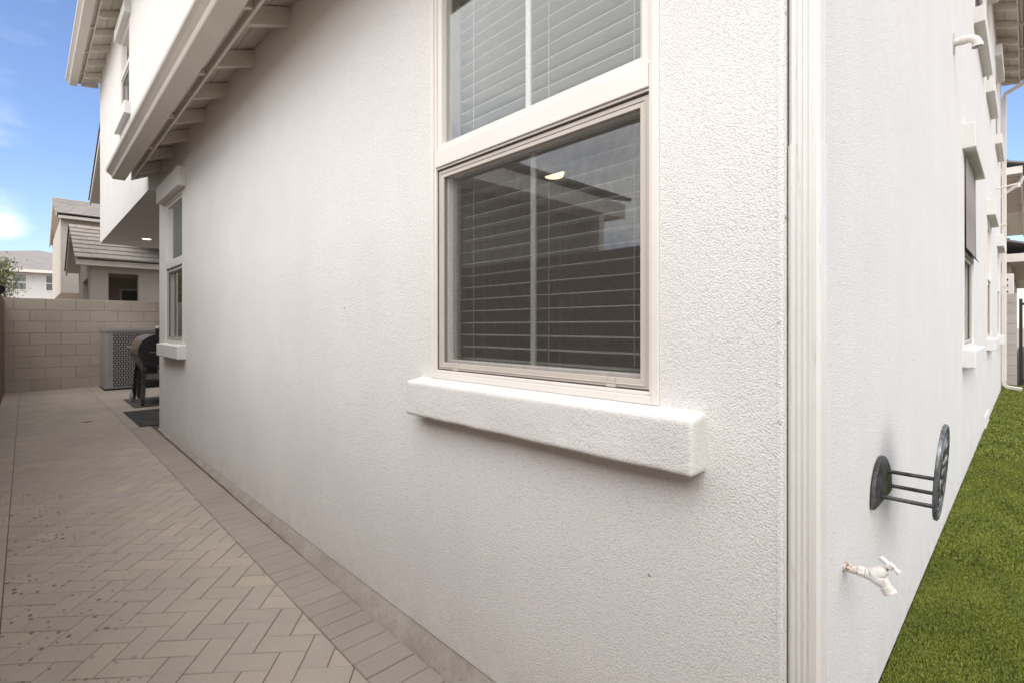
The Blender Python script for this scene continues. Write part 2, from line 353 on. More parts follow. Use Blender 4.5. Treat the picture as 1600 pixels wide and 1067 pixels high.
def tag(o, label=None, cat=None, group=None, kind=None):
    if label: o['label'] = label
    if cat: o['category'] = cat
    if group: o['group'] = group
    if kind: o['kind'] = kind
    return o
def thing(name, label, cat, loc=(0, 0, 0), rz=0, group=None):
    o = bpy.data.objects.new(name, None); COL.objects.link(o); o.location = loc; o.rotation_euler = (0, 0, rz); o.empty_display_size = .1
    return tag(o, label, cat, group)
def nb(): return bmesh.new()
def set_tone(o, vals):
    a = o.data.attributes.new('tone', 'FLOAT', 'POINT'); a.data.foreach_set('value', vals)
def gz(y):   # the paving climbs very gently to the back wall
    return .07 * min(max((y - .6) / 5.7, 0), 1)

def wall_panel(bm, axis, a0, a1, z0, z1, pos, back, holes):
    """wall slab with rectangular openings; axis 'y' = runs along Y at X=pos, 'x' = runs along X at Y=pos"""
    us = sorted({a0, a1, *[h[0] for h in holes], *[h[1] for h in holes]}); vs_ = sorted({z0, z1, *[h[2] for h in holes], *[h[3] for h in holes]})
    def P(u, v, d): return (d, u, v) if axis == 'y' else (u, d, v)
    cache = {}
    def V(u, v, d):
        k = (round(u, 5), round(v, 5), round(d, 5))
        if k not in cache: cache[k] = bm.verts.new(P(u, v, d))
        return cache[k]
    def solid(i, j):
        if i < 0 or j < 0 or i >= len(us) - 1 or j >= len(vs_) - 1: return False
        cu, cv = (us[i] + us[i + 1]) / 2, (vs_[j] + vs_[j + 1]) / 2
        return not any(h[0] < cu < h[1] and h[2] < cv < h[3] for h in holes)
    for i in range(len(us) - 1):
        for j in range(len(vs_) - 1):
            if not solid(i, j): continue
            u0, u1, v0, v1 = us[i], us[i + 1], vs_[j], vs_[j + 1]
            for d in (pos, back): bm.faces.new((V(u0, v0, d), V(u1, v0, d), V(u1, v1, d), V(u0, v1, d)))
            if not solid(i - 1, j): bm.faces.new((V(u0, v0, pos), V(u0, v1, pos), V(u0, v1, back), V(u0, v0, back)))
            if not solid(i + 1, j): bm.faces.new((V(u1, v0, pos), V(u1, v1, pos), V(u1, v1, back), V(u1, v0, back)))
            if not solid(i, j - 1): bm.faces.new((V(u0, v0, pos), V(u1, v0, pos), V(u1, v0, back), V(u0, v0, back)))
            if not solid(i, j + 1): bm.faces.new((V(u0, v1, pos), V(u1, v1, pos), V(u1, v1, back), V(u0, v1, back)))

# ------------------------------------------------------------ ground, paving, turf
bm = nb(); box(bm, -400, 400, -400, 600, -.30, -.045); tag(make('ground', bm, GROUND), kind='structure')
L = .192; Wd = .096; ANG = math.atan2(-.6326, .7745)   # long joints of the herringbone
bm = nb()
bx_, by_ = Vector((math.cos(ANG), math.sin(ANG), 0)), Vector((-math.sin(ANG), math.cos(ANG), 0))
org = Vector((-.476, 1.632, 0))
tones = []
def paver(bm, o, ux, uy, lx, ly, g=.0015, ch=.0026, th=.028, jit=True):
    jz = random.uniform(-.0007, .0007); tx = random.uniform(-.0006, .0006)
    t = random.random(); base = []
    for (z, ins) in ((-th, g), (-ch, g), (0, g + ch)):
        for (a, b) in ((ins, ins), (lx - ins, ins), (lx - ins, ly - ins), (ins, ly - ins)):
            q = o + ux * a + uy * b; base.append(bm.verts.new((q.x, q.y, z + jz + tx * (1 if a > lx / 2 else -1))))
    tl = bm.verts.layers.float.get('tone') or bm.verts.layers.float.new('tone')
    for v in base: v[tl] = t
    for k in (0, 4):
        for i in range(4):
            bm.faces.new((base[k + i], base[k + (i + 1) % 4], base[k + 4 + (i + 1) % 4], base[k + 4 + i]))
    bm.faces.new(base[8:12])
bm.verts.layers.float.new('tone')
for i in range(-110, 160):
    for j in range(-60, 60):
        # classic herringbone: horizontal at (i + 2j...) stepping one width per row
        for kind in (0, 1):
            if kind == 0: o = org + bx_ * (Wd * (i + 4 * j)) + by_ * (Wd * i); lx, ly = L, Wd
            else: o = org + bx_ * (Wd * (i + 4 * j - 1)) + by_ * (Wd * (i)); o = o + by_ * 0; lx, ly = Wd, L
            c_ = o + bx_ * lx / 2 + by_ * ly / 2
            if not (-1.40 < c_.x < -.10 and -2.3 < c_.y < 12.0): continue
            paver(bm, o, bx_, by_, lx, ly)
for co, no_ in (((-.2455, 0, 0), (1, 0, 0)), ((-1.139, 0, 0), (-1, 0, 0)), ((0, 11.9, 0), (0, 1, 0)), ((0, -2.2, 0), (0, -1, 0))):
    bmesh.ops.bisect_plane(bm, geom=bm.verts[:] + bm.edges[:] + bm.faces[:], plane_co=co, plane_no=no_, clear_outer=True)
for v in bm.verts: v.co.z += gz(v.co.y)
o = tag(make('path', bm, PAVER), kind='structure')
bm = nb(); bm.verts.layers.float.new('tone')
y = 1.229 - .0955 * 36
while y < 6.62:
    paver(bm, Vector((-.243, y, 0)), Vector((1, 0, 0)), Vector((0, 1, 0)), .195, .0955, .0019, .0032)
    y += .0955
yy = y
for v in bm.verts: v.co.z += gz(v.co.y)
o = tag(make('path_border', bm, BORDER), kind='structure')
bm = nb(); bm.verts.layers.float.new('tone')
y = -2.2
while y < 11.8:
    paver(bm, Vector((-1.335, y, 0)), Vector((1, 0, 0)), Vector((0, 1, 0)), .1935, .0955, .0014, .002); y += .0955
for v in bm.verts: v.co.z += gz(v.co.y)
o = tag(make('path_border', bm, PAVER), kind='structure')
# concrete-coloured large slabs of the covered patio
bm = nb(); bm.verts.layers.float.new('tone')
y = yy
while y < 11.8:
    x = -.243
    while x < 2.7:
        paver(bm, Vector((x, y, 0)), Vector((1, 0, 0)), Vector((0, 1, 0)), .5, .6, .002, .002); x += .5
    y += .6
for v in bm.verts: v.co.z += gz(v.co.y)
tag(make('patio', bm, PAVER), kind='structure')
# bedding sand under the joints
bm = nb(); ys = [-2.2, .6, 6.3, 11.9]
for a, b_ in zip(ys, ys[1:]):
    vv = [bm.verts.new(q) for q in ((-1.33, a, gz(a) - .005), (2.7 if b_ > 7 else -.03, a, gz(a) - .005), (2.7 if b_ > 7 else -.03, b_, gz(b_) - .005), (-1.33, b_, gz(b_) - .005))]
    bm.faces.new(vv)
tag(make('path_bedding', bm, JOINT), kind='structure')

bm = nb(); box(bm, .0, 40, -3.2, -.001, -.04, .052); tag(make('lawn', bm, LAWN), kind='structure')
def blades():
    P = []; T = []
    def scatter(n, x0, x1, y0, y1, h, wd):
        x = rng.uniform(x0, x1, n); y = rng.uniform(y0, y1, n)
        # tufting: pull blades toward tuft centres on a fine grid
        gx = np.round(x / .011) * .011; gy = np.round(y / .011) * .011
        x = x * .85 + gx * .15
        y = np.minimum(y, -.004)
        hh = h * rng.uniform(.6, 1.15, n); an = rng.uniform(0, 2 * np.pi, n); ln = hh * rng.uniform(.15, .9, n)
        swirl = .6 * np.sin(x * 5.1) + .5 * np.sin(y * 7 + x * 2.3)
        dxl = np.cos(an) * ln + .08 * hh * np.cos(swirl * 3); dyl = np.sin(an) * ln + .08 * hh * np.sin(swirl * 3)
        pa = an + np.pi / 2 + rng.uniform(-.5, .5, n); wx = np.cos(pa) * wd / 2; wy = np.sin(pa) * wd / 2
        z0 = .052
        k = np.zeros((n, 5, 3))
        k[:, 0] = np.stack([x - wx, y - wy, np.full(n, z0)], 1); k[:, 1] = np.stack([x + wx, y + wy, np.full(n, z0)], 1)
        k[:, 2] = np.stack([x + wx * .9 + dxl * .35, y + wy * .9 + dyl * .35, z0 + hh * .62], 1)
        k[:, 3] = np.stack([x - wx * .9 + dxl * .35, y - wy * .9 + dyl * .35, z0 + hh * .62], 1)
        k[:, 4] = np.stack([x + dxl, y + dyl, z0 + hh * .95], 1)
        k[:, :, 1] = np.minimum(k[:, :, 1], -.0015)
        tone = np.clip(rng.normal(.42, .2, n) + .10 * np.sin(x * 9 + 3 * np.sin(y * 11)), 0, .93); tone[rng.random(n) < .012] = 1
        P.append(k.reshape(-1, 3)); T.append(np.repeat(tone, 5))
    scatter(90000, .78, 2.2, -.42, -.002, .0085, .0020)
    scatter(66000, 2.2, 5.0, -.42, -.002, .0125, .003)
    scatter(34000, 5.0, 12.6, -.42, -.002, .024, .006)
    scatter(90000, .0, 12.6, -2.2, -.42, .020, .007)
    scatter(6000, .0, .8, -.42, -.002, .02, .003)
    P = np.concatenate(P); T = np.concatenate(T); n = len(P) // 5
    me = bpy.data.meshes.new('artificial_grass'); me.vertices.add(len(P)); me.vertices.foreach_set('co', P.ravel())
    me.loops.add(n * 7); me.polygons.add(n * 2)
    b = np.arange(n)[:, None] * 5
    idx = np.concatenate([b + np.array([0, 1, 2, 3]), b + np.array([3, 2, 4])], 1).ravel()
    me.loops.foreach_set('vertex_index', idx)
    st = (np.arange(n)[:, None] * 7 + np.array([0, 4])).ravel(); me.polygons.foreach_set('loop_start', st)
    me.update(calc_edges=True); me.validate()
    a = me.attributes.new('tone', 'FLOAT', 'POINT'); a.data.foreach_set('value', T)
    me.materials.append(GRASS); o = bpy.data.objects.new('artificial_grass', me); COL.objects.link(o); return o
tag(blades(), 'short green artificial turf running along the right wall', 'grass', kind='stuff')

# ------------------------------------------------------------ the house
H = thing('house', 'white stucco two-storey house filling the view with window, eaves and corner downspout', 'house')
winsA = [(.27, 1.20, 1.013, 2.50), (5.24, 6.07, 1.03, 2.50)]
winsB = [(3.98, 4.95, 1.03, 2.50), (7.15, 8.05, 1.05, 2.50), (10.0, 10.9, 1.05, 2.45)]
upA = [(7.80, 8.62, 4.10, 5.22)]
upB = [(5.1, 6.3, 4.05, 5.25), (7.0, 7.9, 4.05, 5.4), (9.35, 10.35, 4.05, 5.2)]
TH = .14
bm = nb(); wall_panel(bm, 'y', .0, 6.41, .072, 3.05, 0, TH, winsA)
# end return of this wall at the covered patio
box(bm, TH, 2.5, 6.27, 6.41, .07, 2.72)
o = make('wall', bm, STUCCO, H); 
bm = nb(); wall_panel(bm, 'x', TH, 11.62, .060, 5.72, 0, TH, winsB + upB)
make('wall', bm, STUCCO, H)
# rounded stucco corner bead
bm = nb(); prof = [(-.0015, .012)] + [(.008 - .0095 * math.cos(t), .008 - .0095 * math.sin(t)) for t in [i * math.pi / 16 for i in range(0, 9)]] + [(.012, -.0015), (.012, .012)]
prism(bm, prof, 'z', .06, 5.7); make('corner_bead', bm, BEAD, H, True)
bm = nb(); wall_panel(bm, 'y', 0.0, 11.4, 2.70, 5.72, -.1, .04, upA)
for v in bm.verts:
    pass
o = make('wall', bm, STUCCO, H)
# cut the part of the upper wall that would hang in front of the lower wall (below the skirt roof)
bm = nb(); bm.from_mesh(o.data)
res = bmesh.ops.bisect_plane(bm, geom=bm.verts[:] + bm.edges[:] + bm.faces[:], plane_co=(0, 6.41, 0), plane_no=(0, 1, 0))
res = bmesh.ops.bisect_plane(bm, geom=bm.verts[:] + bm.edges[:] + bm.faces[:], plane_co=(0, 0, 3.06), plane_no=(0, 0, 1))
dele = [f for f in bm.faces if f.calc_center_median().y < 6.41 and f.calc_center_median().z < 3.06]
bmesh.ops.delete(bm, geom=dele, context='FACES'); bm.to_mesh(o.data); bm.free()
# porch ceiling, far end wall over it, back side
bm = nb(); box(bm, -.0995, .0, 6.398, 6.4095, 2.7005, 3.058); make('wall', bm, STUCCO, H)
bm = nb(); box(bm, .04, 2.6, 6.412, 11.26, 2.70, 2.78); make('soffit', bm, STUCCO, H)
bm = nb(); box(bm, .04, 11.62, 11.26, 11.4, 2.70, 5.72); box(bm, 2.5, 2.64, 6.27, 11.26, .07, 2.699); box(bm, 11.48, 11.62, TH + .002, 11.26, .06, 5.72)
box(bm, 2.642, 11.478, 11.262, 11.398, .07, 2.698)
make('wall', bm, STUCCO, H)
# footing that shows below the stucco
bm = nb(); n = 130
rows = []
for i in range(n + 1):
    y = -.0 + 6.42 * i / n
    wob = .006 * noise.noise(Vector((y * 3.1, 0, 0))) + .003 * noise.noise(Vector((y * 14, 5, 0)))
    zt = .0735
    zb = gz(y) - .01
    k = max(.15, 1 - gz(y) / .085)
    rows.append([bm.verts.new(q) for q in ((.02, y, zt + .004), (.008, y, zt + .001), (-.012 + wob * .4, y, zt - (zt - zb) * .35), (-.034 * k - .012 + wob, y, zt - (zt - zb) * .72), (-.046 * k - .012 + wob * 1.3, y, zb))])
for a_, b_ in zip(rows, rows[1:]):
    for i in range(4): bm.faces.new((a_[i], a_[i + 1], b_[i + 1], b_[i]))
make('foundation', bm, CONC, H, True)

def stucco_block(name, axis, a0, a1, z0, z1, pos, prot, near=False, slope=0.):
    bm = nb()
    if axis == 'y': vs8 = box(bm, pos - prot, pos + .01, a0, a1, z0, z1)
    else: vs8 = box(bm, a0, a1, pos - prot, pos + .01, z0, z1)
    if slope:
        for v in vs8:
            d = v.co.x if axis == 'y' else v.co.y
            if v.co.z > z1 - 1e-4 and d > pos - prot / 2: v.co.z += slope
    if near:
        bm.free(); bm = nb(); st = .007; r_ = .009
        lo = Vector((pos - prot, a0, z0)); hi = Vector((pos + .012, a1, z1)); n3_ = [max(2, int((hi[i] - lo[i]) / st)) for i in range(3)]
        cache = {}
        def SV(i, j, k):
            if (i, j, k) not in cache:
                p_ = Vector((lo.x + (hi.x - lo.x) * i / n3_[0], lo.y + (hi.y - lo.y) * j / n3_[1], lo.z + (hi.z - lo.z) * k / n3_[2]))
                q_ = Vector([min(max(p_[d_], lo[d_] + r_), hi[d_] - (r_ if d_ else 0)) for d_ in range(3)])
                v_ = p_ - q_
                nn = v_.normalized() if v_.length > 1e-6 else Vector((0, 0, 0))
                g_ = q_ + nn * r_
                if p_.x < pos - .004: g_ = g_ + nn * (.0007 * noise.noise(p_ * 95) + .0006 * noise.noise(p_ * 190) + .003 * noise.noise(p_ * 8))
                g_.z += slope * (i / n3_[0]) * (k / n3_[2])
                cache[(i, j, k)] = bm.verts.new(g_)
            return cache[(i, j, k)]
        for ax in range(3):
            u_, w_ = [d_ for d_ in range(3) if d_ != ax]
            for side in (0, n3_[ax]):
                for i in range(n3_[u_]):
                    for j in range(n3_[w_]):
                        def mk(a_, b_):
                            t_ = [0, 0, 0]; t_[ax] = side; t_[u_] = a_; t_[w_] = b_; return SV(*t_)
                        bm.faces.new((mk(i, j), mk(i + 1, j), mk(i + 1, j + 1), mk(i, j + 1)))
        return make(name, bm, STUCCO_SILL, H, True)
    return make(name, bm, STUCCO_SILL, H, False, .008, 2)
# sills and headers, left wall then right wall then upper storeys
stucco_block('window_sill', 'y', .158, 1.262, .880, 1.003, 0, .066, True, .012)
stucco_block('window_header', 'y', .158, 1.31, 2.505, 2.685, 0, .06)
stucco_block('window_sill', 'y', 5.13, 6.14, .893, 1.02, 0, .07, False, .01)
stucco_block('window_header', 'y', 5.13, 6.18, 2.505, 2.685, 0, .065)
for (a0, a1, z0, z1) in winsB:
    stucco_block('window_sill', 'x', a0 - .10, a1 + .10, z0 - .135, z0 - .005, 0, .075, False, .01)
    stucco_block('window_header', 'x', a0 - .10, a1 + .10, z1 + .005, z1 + .19, 0, .075)
for (a0, a1, z0, z1) in upB:
    stucco_block('window_sill', 'x', a0 - .10, a1 + .10, z0 - .15, z0 - .005, 0, .075)
    stucco_block('window_header', 'x', a0 - .10, a1 + .10, z1 + .005, z1 + .17, 0, .075)
stucco_block('window_sill', 'y', 7.70, 8.72, 3.93, 4.09, -.1, .07)
stucco_block('window_header', 'y', 7.70, 8.72, 5.225, 5.38, -.1, .07)

def ring(bm, x0, x1, z0, z1, t, y0, y1):
    """picture-frame of four butted bars; local y0..y1 deep"""
    box(bm, x0, x0 + t, y0, y1, z0, z1); box(bm, x1 - t, x1, y0, y1, z0, z1)
    box(bm, x0 + t, x1 - t, y0, y1, z1 - t, z1); box(bm, x0 + t, x1 - t, y0, y1, z0, z0 + t)
def window(axis, a0, a1, z0, z1, pos, rail, blind=True, screen=True, shade=False, near=False, clutter=False):
    w_, h_ = a1 - a0, z1 - z0
    if axis == 'y': Mx = Matrix.Translation((pos, a1, z0)) @ Matrix.Rotation(R(-90), 4, 'Z')
    else: Mx = Matrix.Translation((a0, pos, z0))
    r = rail - z0
    bm = nb()
    e = .0005
    # outer nail-fin trim, then the stepped inner frame, then the meeting rail
    ring(bm, e, w_ - e, e, h_ - e, .020, -.004, .06)
    ring(bm, .020 + e, w_ - .020 - e, .020 + e, h_ - .020 - e, .010, .003, .06)
    # upper light
    ring(bm, .030 + e, w_ - .030 - e, r + .060, h_ - .0305, .024, .010, .06)
    box(bm, .030 + e, w_ - .030 - e, -.001, .06, r, r + .0595)
    # dark-shadowed head under the rail and lower sash
    ring(bm, .045, w_ - .045, .045, r - .012, .022, .034, .075)
    box(bm, .0305, .0445, .045, .06, .0305, r - .0005); box(bm, w_ - .0445, w_ - .0305, .045, .06, .0305, r - .0005)
    fr = make('window', bm, VINYL, H, False, .0022 if near else 0, 2, Mx)
    bm = nb(); box(bm, .052, w_ - .052, .030, .034, r + .082, h_ - .052); make('glass', bm, GLASS, fr)
    bm = nb(); box(bm, .0665, w_ - .0665, .052, .056, .0665, r - .033); make('glass', bm, GLASS_L, fr)
    bm = nb(); box(bm, w_ / 2 - .010, w_ / 2 + .010, .036, .042, r + .082, h_ - .054); box(bm, w_ / 2 - .010, w_ / 2 + .010, .058, .064, .067, r - .034)
    make('muntin', bm, MUNT, fr)
    if screen:
        bm = nb(); a = .0345
        ring(bm, a, w_ - a, .032, r - .011, .026, .014, .024)
        if near:
            ring(bm, a + .009, w_ - a - .009, .041, r - .020, .004, .0115, .0138)
            for q in (.12, w_ - .16):
                box(bm, q, q + .03, .010, .0139, .0325, .040); box(bm, q + .002, q + .005, .009, .0139, .040, .058); box(bm, q + .025, q + .028, .009, .0139, .040, .058)
        sf = make('screen_frame', bm, SCRF, fr, False, .001 if near else 0, 1)
        bm = nb(); vv = [bm.verts.new(q) for q in ((a + .024, .019, .056), (w_ - a - .024, .019, .056), (w_ - a - .024, .019, r - .042), (a + .024, .019, r - .042))]; bm.faces.new(vv)
        make('insect_screen', bm, MESH, fr)
        bm = nb(); ring(bm, .0307, w_ - .0307, .0312, r - .007, .0034, .012, .03); make('gap_shade', bm, GAP_SHADE, fr)  # dark ring filling the gap round the screen, its shade put into the colour
        bm = nb(); box(bm, .0312, w_ - .0312, .006, .02, r - .0065, r - .0008); make('rail_lip', bm, VINYL, fr)
    if shade:
        bm = nb(); vv = []
        nx = 14
        for i in range(nx + 1):
            x = .01 + (w_ - .02) * i / nx
            o_ = .008 * math.sin(i * 1.7) + .004 * math.sin(i * .6)
            vv.append([bm.verts.new((x, -.010 + o_ * .3, h_ - .01)), bm.verts.new((x, -.012 + o_ * .4, r + .3)), bm.verts.new((x, -.014 + o_ * .5, r + .02)), bm.verts.new((x, -.032 + o_ * .8, r - .01 + o_))])
        for p_, q_ in zip(vv, vv[1:]):
            for k in range(3): bm.faces.new((p_[k], q_[k], q_[k + 1], p_[k + 1]))
        o = make('solar_screen', bm, SUNS, fr, True); s_ = o.modifiers.new('thick', 'SOLIDIFY'); s_.thickness = .004
    if blind:
        bm = nb(); z = .07; k = 0
        while z < h_ - .06:
            # curved slat: five-point arc, tilted a little
            pr = []
            for t in range(5):
                u = -.0245 + .049 * t / 4; pr.append((.125 + u, z + .0022 * (1 - (u / .0245) ** 2) + u * .04 + random.uniform(-.0003, .0003)))
            pts = pr + [(q[0], q[1] - .0018) for q in pr[::-1]]
            prism(bm, pts, 'x', .055, w_ - .055); z += .0434
        box(bm, .05, w_ - .05, .10, .155, h_ - .06, h_ - .012); box(bm, .055, w_ - .055, .102, .150, .040, .056)
        for q in (.13, w_ / 2 + .03, w_ - .13):
            for yy_ in (.0985, .1515): tube(bm, [(q, yy_, .05), (q, yy_, h_ - .05)], .0010, 6)
        tube(bm, [(w_ - .105, .092, .55), (w_ - .105, .092, h_ - .05)], .0025, 8)
        make('blind', bm, BLIND, fr, False)
    else:
        bm = nb(); box(bm, .02, w_ - .02, .10, .11, .02, h_ - .02); make('curtain', bm, CURT, fr)
    return fr
CURT, nt, b = newmat('curtain_cloth', (.33, .36, .31), .8)
p = geo_pos(nt); mpn = N(nt, 'ShaderNodeMapping'); mpn.inputs['Scale'].default_value = (14, 14, .8); nt.links.new(p, mpn.inputs[0])
nt.links.new(mixc(nt, tnoise(nt, mpn.outputs[0], 1.2, 3), (.20, .215, .19), (.46, .48, .43)), b.inputs['Base Color'])
wn = window('y', *winsA[0], 0, 1.774, near=True)
window('y', *winsA[1], 0, 1.80, blind=False)
for i, wb in enumerate(winsB): window('x', *wb, 0, 1.77, blind=False, shade=(i == 0))
for wb in upB: window('x', *wb, 0, wb[2] + .6, blind=False)
window('y', *upA[0], -.1, 4.66, blind=False)

# room behind the near window
bm = nb(); X0, X1, Y0, Y1, Z0, Z1 = TH + .02, 4.4, .16, 5.1, .10, 2.78
box(bm, X1, X1 + .1, Y0 - .1, Y1 + .1, Z0, Z1); box(bm, X0, X1, Y0 - .1, Y0 - .01, Z0, Z1); box(bm, X0, X1, Y1, Y1 + .1, Z0, Z1)
box(bm, X0, X1, Y0 - .1, Y1 + .1, Z1, Z1 + .1)
make('room_wall', bm, ROOMW, H)
bm = nb(); box(bm, X0, X1, Y0 - .1, Y1 + .1, 0, Z0); make('room_floor', bm, ROOMF, H)
rl = thing('ceiling_light', 'round warm ceiling lamp glowing inside the room behind the near window', 'ceiling light', (2.82, 3.05, 2.78))
bm = nb(); tube(bm, [(0, 0, -.004), (0, 0, -.05)], [.105, .09], 32); make('lamp_shade', bm, LAMP, rl, True)
bm = nb(); tube(bm, [(0, 0, 0), (0, 0, -.012)], .115, 32); make('lamp_base', bm, PVC, rl, True)
sl = thing('downlight', 'small lit recessed downlight in the porch ceiling by the grill', 'ceiling light', (.42, 10.2, 2.70))
bm = nb(); tube(bm, [(0, 0, 0), (0, 0, -.008)], [.085, .08], 28); make('trim_ring', bm, PVC, sl, True)
bm = nb(); tube(bm, [(0, 0, -.0085), (0, 0, -.011)], .062, 28); make('lens', bm, LAMP, sl, True)

# eaves: rafter tails, deck, fascia, gutter (local frame: u = out from wall, run = along)
GP = [(.300, .100), (.300, .000), (.405, .000), (.410, .006), (.418, .030), (.440, .052), (.458, .066), (.462, .078), (.462, .100), (.455, .100), (.455, .082), (.436, .060), (.412, .036), (.402, .006), (.306, .006), (.306, .100)]
def eave(axis, a0, a1, wallpos, zdeck, start, step, zg, roof_len, tile_mat=TILE_D, hangers=True, endcap=True):
    """deck meets the wall at zdeck and falls outward"""
    sl_ = .39
    def put(bm, prof, b0, b1):
        prism(bm, [(wallpos - u, z) for u, z in prof], axis, b0, b1)
    t = start
    while t < a1 - .05:
        if t > a0:
            bm = nb(); pr = [(-.02, zdeck - .002), (.232, zdeck - .232 * sl_ - .002), (.232, zdeck - .150 - .03), (.205, zdeck - .112 - .205 * sl_ + .0), (-.02, zdeck - .104)]
            put(bm, pr, t - .019, t + .019); make('rafter', bm, TRIM, H, False, .002, 1)
        t += step
    # boarded deck in two planks with an open joint
    bm = nb(); 
    for u0, u1 in ((-.09, .105), (.109, .29)):
        put(bm, [(u0, zdeck - u0 * sl_), (u1, zdeck - u1 * sl_), (u1, zdeck - u1 * sl_ + .018), (u0, zdeck - u0 * sl_ + .018)], a0, a1)
    make('roof_deck', bm, TRIM, H)
    bm = nb(); put(bm, [(.2325, zg + .015), (.249, zg + .015), (.249, zg + .19), (.2325, zg + .19)], a0 - .01, a1 - .012)
    # board closing the far end of the overhang
    put(bm, [(.005, zdeck - .115), (.2315, zg + .018), (.2315, zg + .13), (.005, zdeck + .01)], a1 - .05, a1 - .013)
    make('fascia', bm, TRIM, H, False, .003, 1)
    bm = nb(); put(bm, [(u, zg + z) for u, z in GP], a0 - .02, a1)
    cap = [(.300, .100), (.300, .000), (.405, .000), (.418, .030), (.458, .066), (.462, .078), (.462, .100)]
    put(bm, [(u, zg + z) for u, z in cap], a1, a1 + .002)
    make('gutter', bm, GUT, H, False, .0012, 1)
    if hangers:
        t = a0 + .5
        while t < a1:
            bm = nb(); put(bm, [(.249, zg + .030), (.301, zg + .012), (.301, zg + .045), (.249, zg + .075)], t - .012, t + .012); make('gutter_bracket', bm, TRIM, H, False, .001, 1); t += .92
    # tiled roof strip above
    bm = nb(); bm.verts.layers.float.new('tone'); tl = bm.verts.layers.float['tone']
    ncs = max(1, int(roof_len / .34)); 
    for c in range(ncs):
        u0 = .36 - c * .32; u1 = u0 - .36; zz = zdeck - u0 * sl_ + .02 + .012
        put(bm, [(u0, zz), (u0, zz + .035), (u1, zz + .36 * sl_ + .028), (u1, zz + .36 * sl_)], a0, a1)
    bm.verts.ensure_lookup_table()
    for v in bm.verts: v[tl] = random.random()
    make('roof', bm, tile_mat, H)
eave('y', .05, 6.46, 0, 3.010, 2.59 - .61 * 4, .61, 2.768, .60)
eave('y', -.5, 11.66, -.1, 5.700, 5.1 - .6 * 9, .6, 5.535, 4.0)
eave('x', -.45, 11.75, 0, 5.700, .2, .6, 5.535, 4.0)
bm = nb(); box(bm, .05, 11.55, .3, 11.3, 5.74, 5.86); make('roof', bm, TILE_D, H)
# closing board between skirt roof and upper wall
bm = nb(); box(bm, -.112, .0, .05, 6.44, 3.052, 3.40); make('flashing', bm, STUCCO, H)

# downspouts: a ribbed rectangular pipe
def spout_profile(x0, x1, y0, y1, r=.006):
    """ribs on the -X face and the -Y face"""
    P = []
    def edge(p, q, nrm, ribs):
        L_ = (Vector(q) - Vector(p)).length; d = (Vector(q) - Vector(p)) / L_; n_ = Vector(nrm)
        out_ = [Vector(p) + d * r]
        for c_ in ribs:
            s_ = L_ * c_
            for o_, h_ in ((-.0035, 0), (-.0015, -.0022), (.0015, -.0022), (.0035, 0)): out_.append(Vector(p) + d * (s_ + o_) + n_ * h_)
        out_.append(Vector(q) - d * r); return out_
    P += edge((x0, y1), (x0, y0), (-1, 0), (.24, .42, .60)); P += edge((x0, y0), (x1, y0), (0, -1), (.25, .5, .75))
    P += edge((x1, y0), (x1, y1), (1, 0), (.4, .6)); P += edge((x1, y1), (x0, y1), (0, 1), ())
    return [(p_.x, p_.y) for p_ in P]
bm = nb(); prism(bm, spout_profile(.0045, .0575, -.0605, -.004), 'z', .045, 1.555); dsn = make('downspout', bm, DS, H, True)
bm = nb(); prism(bm, spout_profile(.0062, .0558, -.0588, -.0055), 'z', 1.53, 5.55); o = make('pipe_section', bm, DS, dsn, True)
bm = nb(); prism(bm, spout_profile(11.50, 11.56, -.075, -.01), 'z', .22, 5.30)
ds2 = make('downspout', bm, GUT, H, True)
bm = nb(); tube(bm, [(11.53, -.04, .24), (11.53, -.05, .16), (11.53, -.09, .12), (11.53, -.27, .095)], .034, 4); make('elbow', bm, GUT, ds2)
bm = nb(); tube(bm, [(11.53, -.04, 5.28), (11.53, -.06, 5.36), (11.53, -.34, 5.50), (11.53, -.37, 5.56)], .034, 4); make('elbow', bm, GUT, ds2)
bm = nb(); 
for z_ in (3.0, 1.9): box(bm, 11.49, 11.57, -.079, -.005, z_, z_ + .035)
make('strap', bm, GUT, ds2)
# low stucco weep box at the foot of the right wall
bm = nb(); box(bm, 6.6, 7.3, -.012, .005, .055, .20); make('access_panel', bm, STUCCO, H, False, .003, 1)

# ------------------------------------------------------------ fittings on the right wall
# hose hanger
hh = thing('hose_hanger', 'dark cast metal hose hanger with round relief plate on the right wall', 'hose hanger', (.89, 0, .64))
bm = nb(); pr = [(-.133, -.005), (.133, -.005)] + [(.133 * math.cos(t) ** .8 if math.cos(t) > 0 else -.133 * abs(math.cos(t)) ** .8, .022 + .130 * math.sin(t)) for t in [i * math.pi / 24 for i in range(1, 24)]] 
pr = [(-.128, 0.008), (.128, 0.008)] + [(.128 * (1 if math.cos(t) > 0 else -1) * abs(math.cos(t)) ** 1.15, .03 + .118 * math.sin(t) ** .9) for t in [i * math.pi / 24 for i in range(0, 25)]]
A_ = [bm.verts.new((x, -.003, z)) for x, z in pr]; B_ = [bm.verts.new((x, -.013, z)) for x, z in pr]
cx_, cz_ = 0, .06
for i in range(len(pr)):
    j = (i + 1) % len(pr); bm.faces.new((A_[i], A_[j], B_[j], B_[i]))
Cc = [bm.verts.new((cx_ + (x - cx_) * .82, -.020, cz_ + (z - cz_) * .82)) for x, z in pr]
for i in range(len(pr)):
    j = (i + 1) % len(pr); bm.faces.new((B_[i], B_[j], Cc[j], Cc[i]))
bm.faces.new(Cc); bm.faces.new(A_[::-1]); make('back_plate', bm, IRON, hh, True, .0015, 1)
